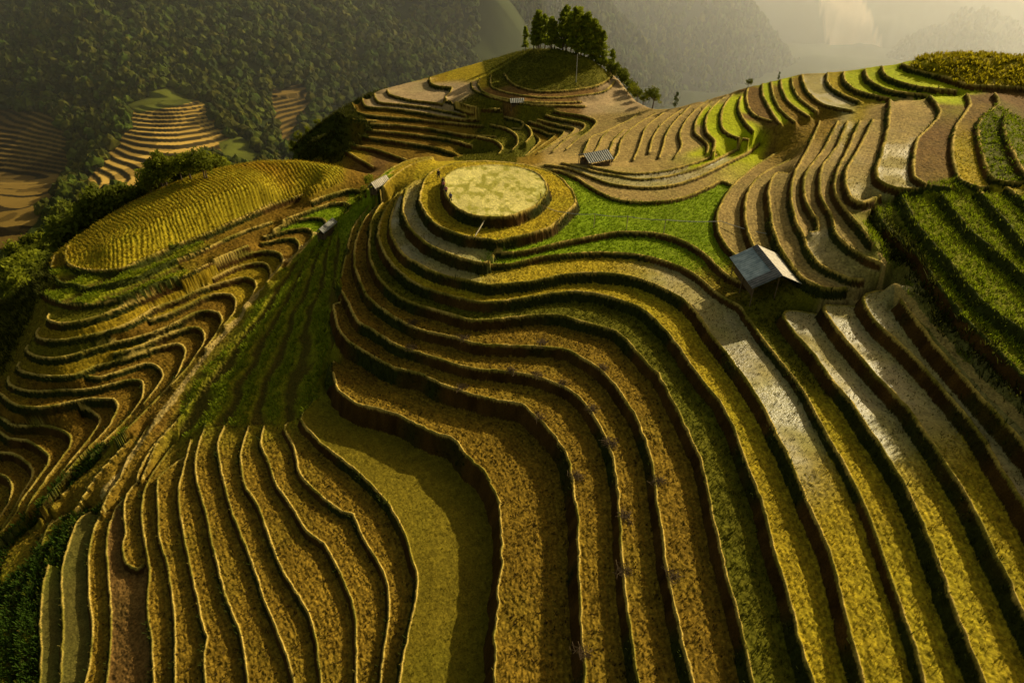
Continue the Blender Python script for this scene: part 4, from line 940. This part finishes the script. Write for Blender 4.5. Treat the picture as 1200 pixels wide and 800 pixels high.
def person(p,top,low,face,label,stride=.18,s=1.0):
    e=bpy.data.objects.new('person',None); C.objects.link(e); e.location=p; e.rotation_euler=(0,0,face); e.scale=(s,s,s); e['label']=label; e['category']='person'
    J=[(0,0,.92),(0,0,1.15),(0,0,1.36),(0,0,1.46),(0,.01,1.56),(0,.02,1.66),
       (.17,0,1.36),(.22,-.04+stride*.4,1.1),(.2,.1+stride*.5,.88),(.2,.14+stride*.5,.8),(-.17,0,1.36),(-.22,-.04-stride*.4,1.1),(-.2,.06-stride*.3,.88),(-.2,.1-stride*.3,.8),
       (.09,0,.86),(.1,stride*.6+.03,.48),(.1,stride*.7,.08),(.1,stride*.7+.12,.04),(-.09,0,.86),(-.1,-stride*.3+.05,.48),(-.1,-stride-.04,.1),(-.1,-stride+.08,.04)]
    E=[(0,1),(1,2),(2,3),(3,4),(4,5),(2,6),(6,7),(7,8),(8,9),(2,10),(10,11),(11,12),(12,13),(0,14),(14,15),(15,16),(16,17),(0,18),(18,19),(19,20),(20,21)]
    Rr=[.13,.13,.14,.055,.085,.08,.06,.045,.033,.03,.06,.045,.033,.03,.09,.06,.042,.04,.09,.06,.042,.04]
    skin_body('body',J,E,Rr,M_skin,e)
    skin_body('jacket',J[:3]+J[6:9]+J[10:13],[(0,1),(1,2),(2,3),(3,4),(4,5),(2,6),(6,7),(7,8)],[.155,.155,.16,.078,.062,.05,.078,.062,.05],CL[top],e)
    skin_body('trousers',[J[0],J[14],J[15],J[16],J[18],J[19],J[20]],[(0,1),(1,2),(2,3),(0,4),(4,5),(5,6)],[.15,.11,.085,.07,.11,.085,.07],CL[low],e)
    skin_body('hair',[(0,-.02,1.62),(0,-.01,1.70)],[(0,1)],[.098,.085],M_hair,e)
    bmx=bmesh.new()
    for x_,y_,z_,r0 in ((.03,.098,1.60,.011),(-.03,.098,1.60,.011),(0,.112,1.575,.014)): bmesh.ops.create_icosphere(bmx,subdivisions=1,radius=r0,matrix=Matrix.Translation((x_,y_,z_)))
    m_=bpy.data.meshes.new('face'); bmx.to_mesh(m_); bmx.free(); m_.materials.append(M_hair); f_=bpy.data.objects.new('face',m_); C.objects.link(f_); f_.parent=e
for u,v,zz_,t_,l_,fc,lb,s_ in [(514.5,211,-1.6,'black','black',2.9,'person all in black walking ahead of the others beside the round paddy',1.0),
   (519.6,219.5,0,'black','navy',3.0,'person in dark clothes following on the paddy bund, topmost of the lower four',.9),
   (520.2,223,0,'pink','black',3.0,'person in a pink top and black trousers on the paddy bund',.85),
   (523.2,229.5,0,'pink','navy',2.8,'person in a pink top and navy trousers, second from the front end of the line',.9),
   (528.4,237.5,0,'blue','navy',2.7,'person in blue, lowest of the line walking along the paddy bund',.9)]:
    x,y=at(u,v,zz_); person((x,y,zz_+.12),t_,l_,fc,lb,s=s_*1.05)
# ================================================================== valley haze
hm=bpy.data.materials.new('valley_haze'); hm.use_nodes=True; nt=hm.node_tree; nt.nodes.remove(nt.nodes['Principled BSDF'])
vs_=nt.nodes.new('ShaderNodeVolumeScatter'); vs_.inputs['Color'].default_value=(.92,.96,1,1); vs_.inputs['Density'].default_value=.0006; vs_.inputs['Anisotropy'].default_value=.67
nt.links.new(vs_.outputs[0],nt.nodes['Material Output'].inputs['Volume'])
bb=[(-2500,212,-160),(3500,212,-160),(3500,3200,-160),(-2500,3200,-160),(-2500,212,20),(3500,212,20),(3500,3200,20),(-2500,3200,20)]
nearhaze=hm.copy(); nearhaze.node_tree.nodes['Volume Scatter'].inputs['Density'].default_value=.0008; nearhaze.node_tree.nodes['Volume Scatter'].inputs['Anisotropy'].default_value=.66; nearhaze.node_tree.nodes['Volume Scatter'].inputs['Color'].default_value=(.92,.96,1,1)
b2=[(20,430,-159),(3400,430,-159),(3400,3100,-159),(20,3100,-159),(20,430,19),(3400,430,19),(3400,3100,19),(20,3100,19)]
link('bright_haze',pymesh('bright_haze',b2,[(0,3,2,1),(4,5,6,7),(0,1,5,4),(1,2,6,5),(2,3,7,6),(3,0,4,7)],nearhaze),kind='stuff')
ho=link('valley_haze',pymesh('valley_haze',bb,[(0,3,2,1),(4,5,6,7),(0,1,5,4),(1,2,6,5),(2,3,7,6),(3,0,4,7)],hm),kind='stuff')
# ------------------------------------------------------------------ camera, sky, sun
cam=bpy.data.cameras.new('camera'); co=bpy.data.objects.new('camera',cam); C.objects.link(co)
co.location=(0,0,HCAM); co.rotation_euler=(math.pi/2-PITCH,0,0)
cam.sensor_width=36; cam.lens=24; cam.clip_end=8000; cam.clip_start=.5
S=bpy.context.scene; S.camera=co
AZ,EL=R(50),R(27)
w=bpy.data.worlds.new('World'); S.world=w; w.use_nodes=True; nt=w.node_tree
sky=nt.nodes.new('ShaderNodeTexSky'); sky.sky_type='NISHITA'; sky.sun_disc=False; sky.sun_elevation=EL; sky.sun_rotation=AZ; sky.dust_density=3; sky.air_density=1.2
tint=nt.nodes.new('ShaderNodeMix'); tint.data_type='RGBA'; tint.blend_type='MULTIPLY'; tint.inputs[0].default_value=1; tint.inputs[7].default_value=(1,.80,.46,1)
nt.links.new(sky.outputs[0],tint.inputs[6]); nt.links.new(tint.outputs[2],nt.nodes['Background'].inputs[0]); nt.nodes['Background'].inputs[1].default_value=.10
sl=bpy.data.lights.new('sun','SUN'); sl.energy=5; sl.angle=R(.6); sl.color=(1,.87,.57)
so=bpy.data.objects.new('sun',sl); C.objects.link(so)
sd=Vector((math.sin(AZ)*math.cos(EL),math.cos(AZ)*math.cos(EL),math.sin(EL)))
so.rotation_euler=sd.to_track_quat('Z','Y').to_euler()
S.view_settings.view_transform='Standard'; S.view_settings.look='None'; S.view_settings.exposure=0
S.cycles.use_denoising=True; S.cycles.volume_bounces=3
print('script done',time.time()-T0)
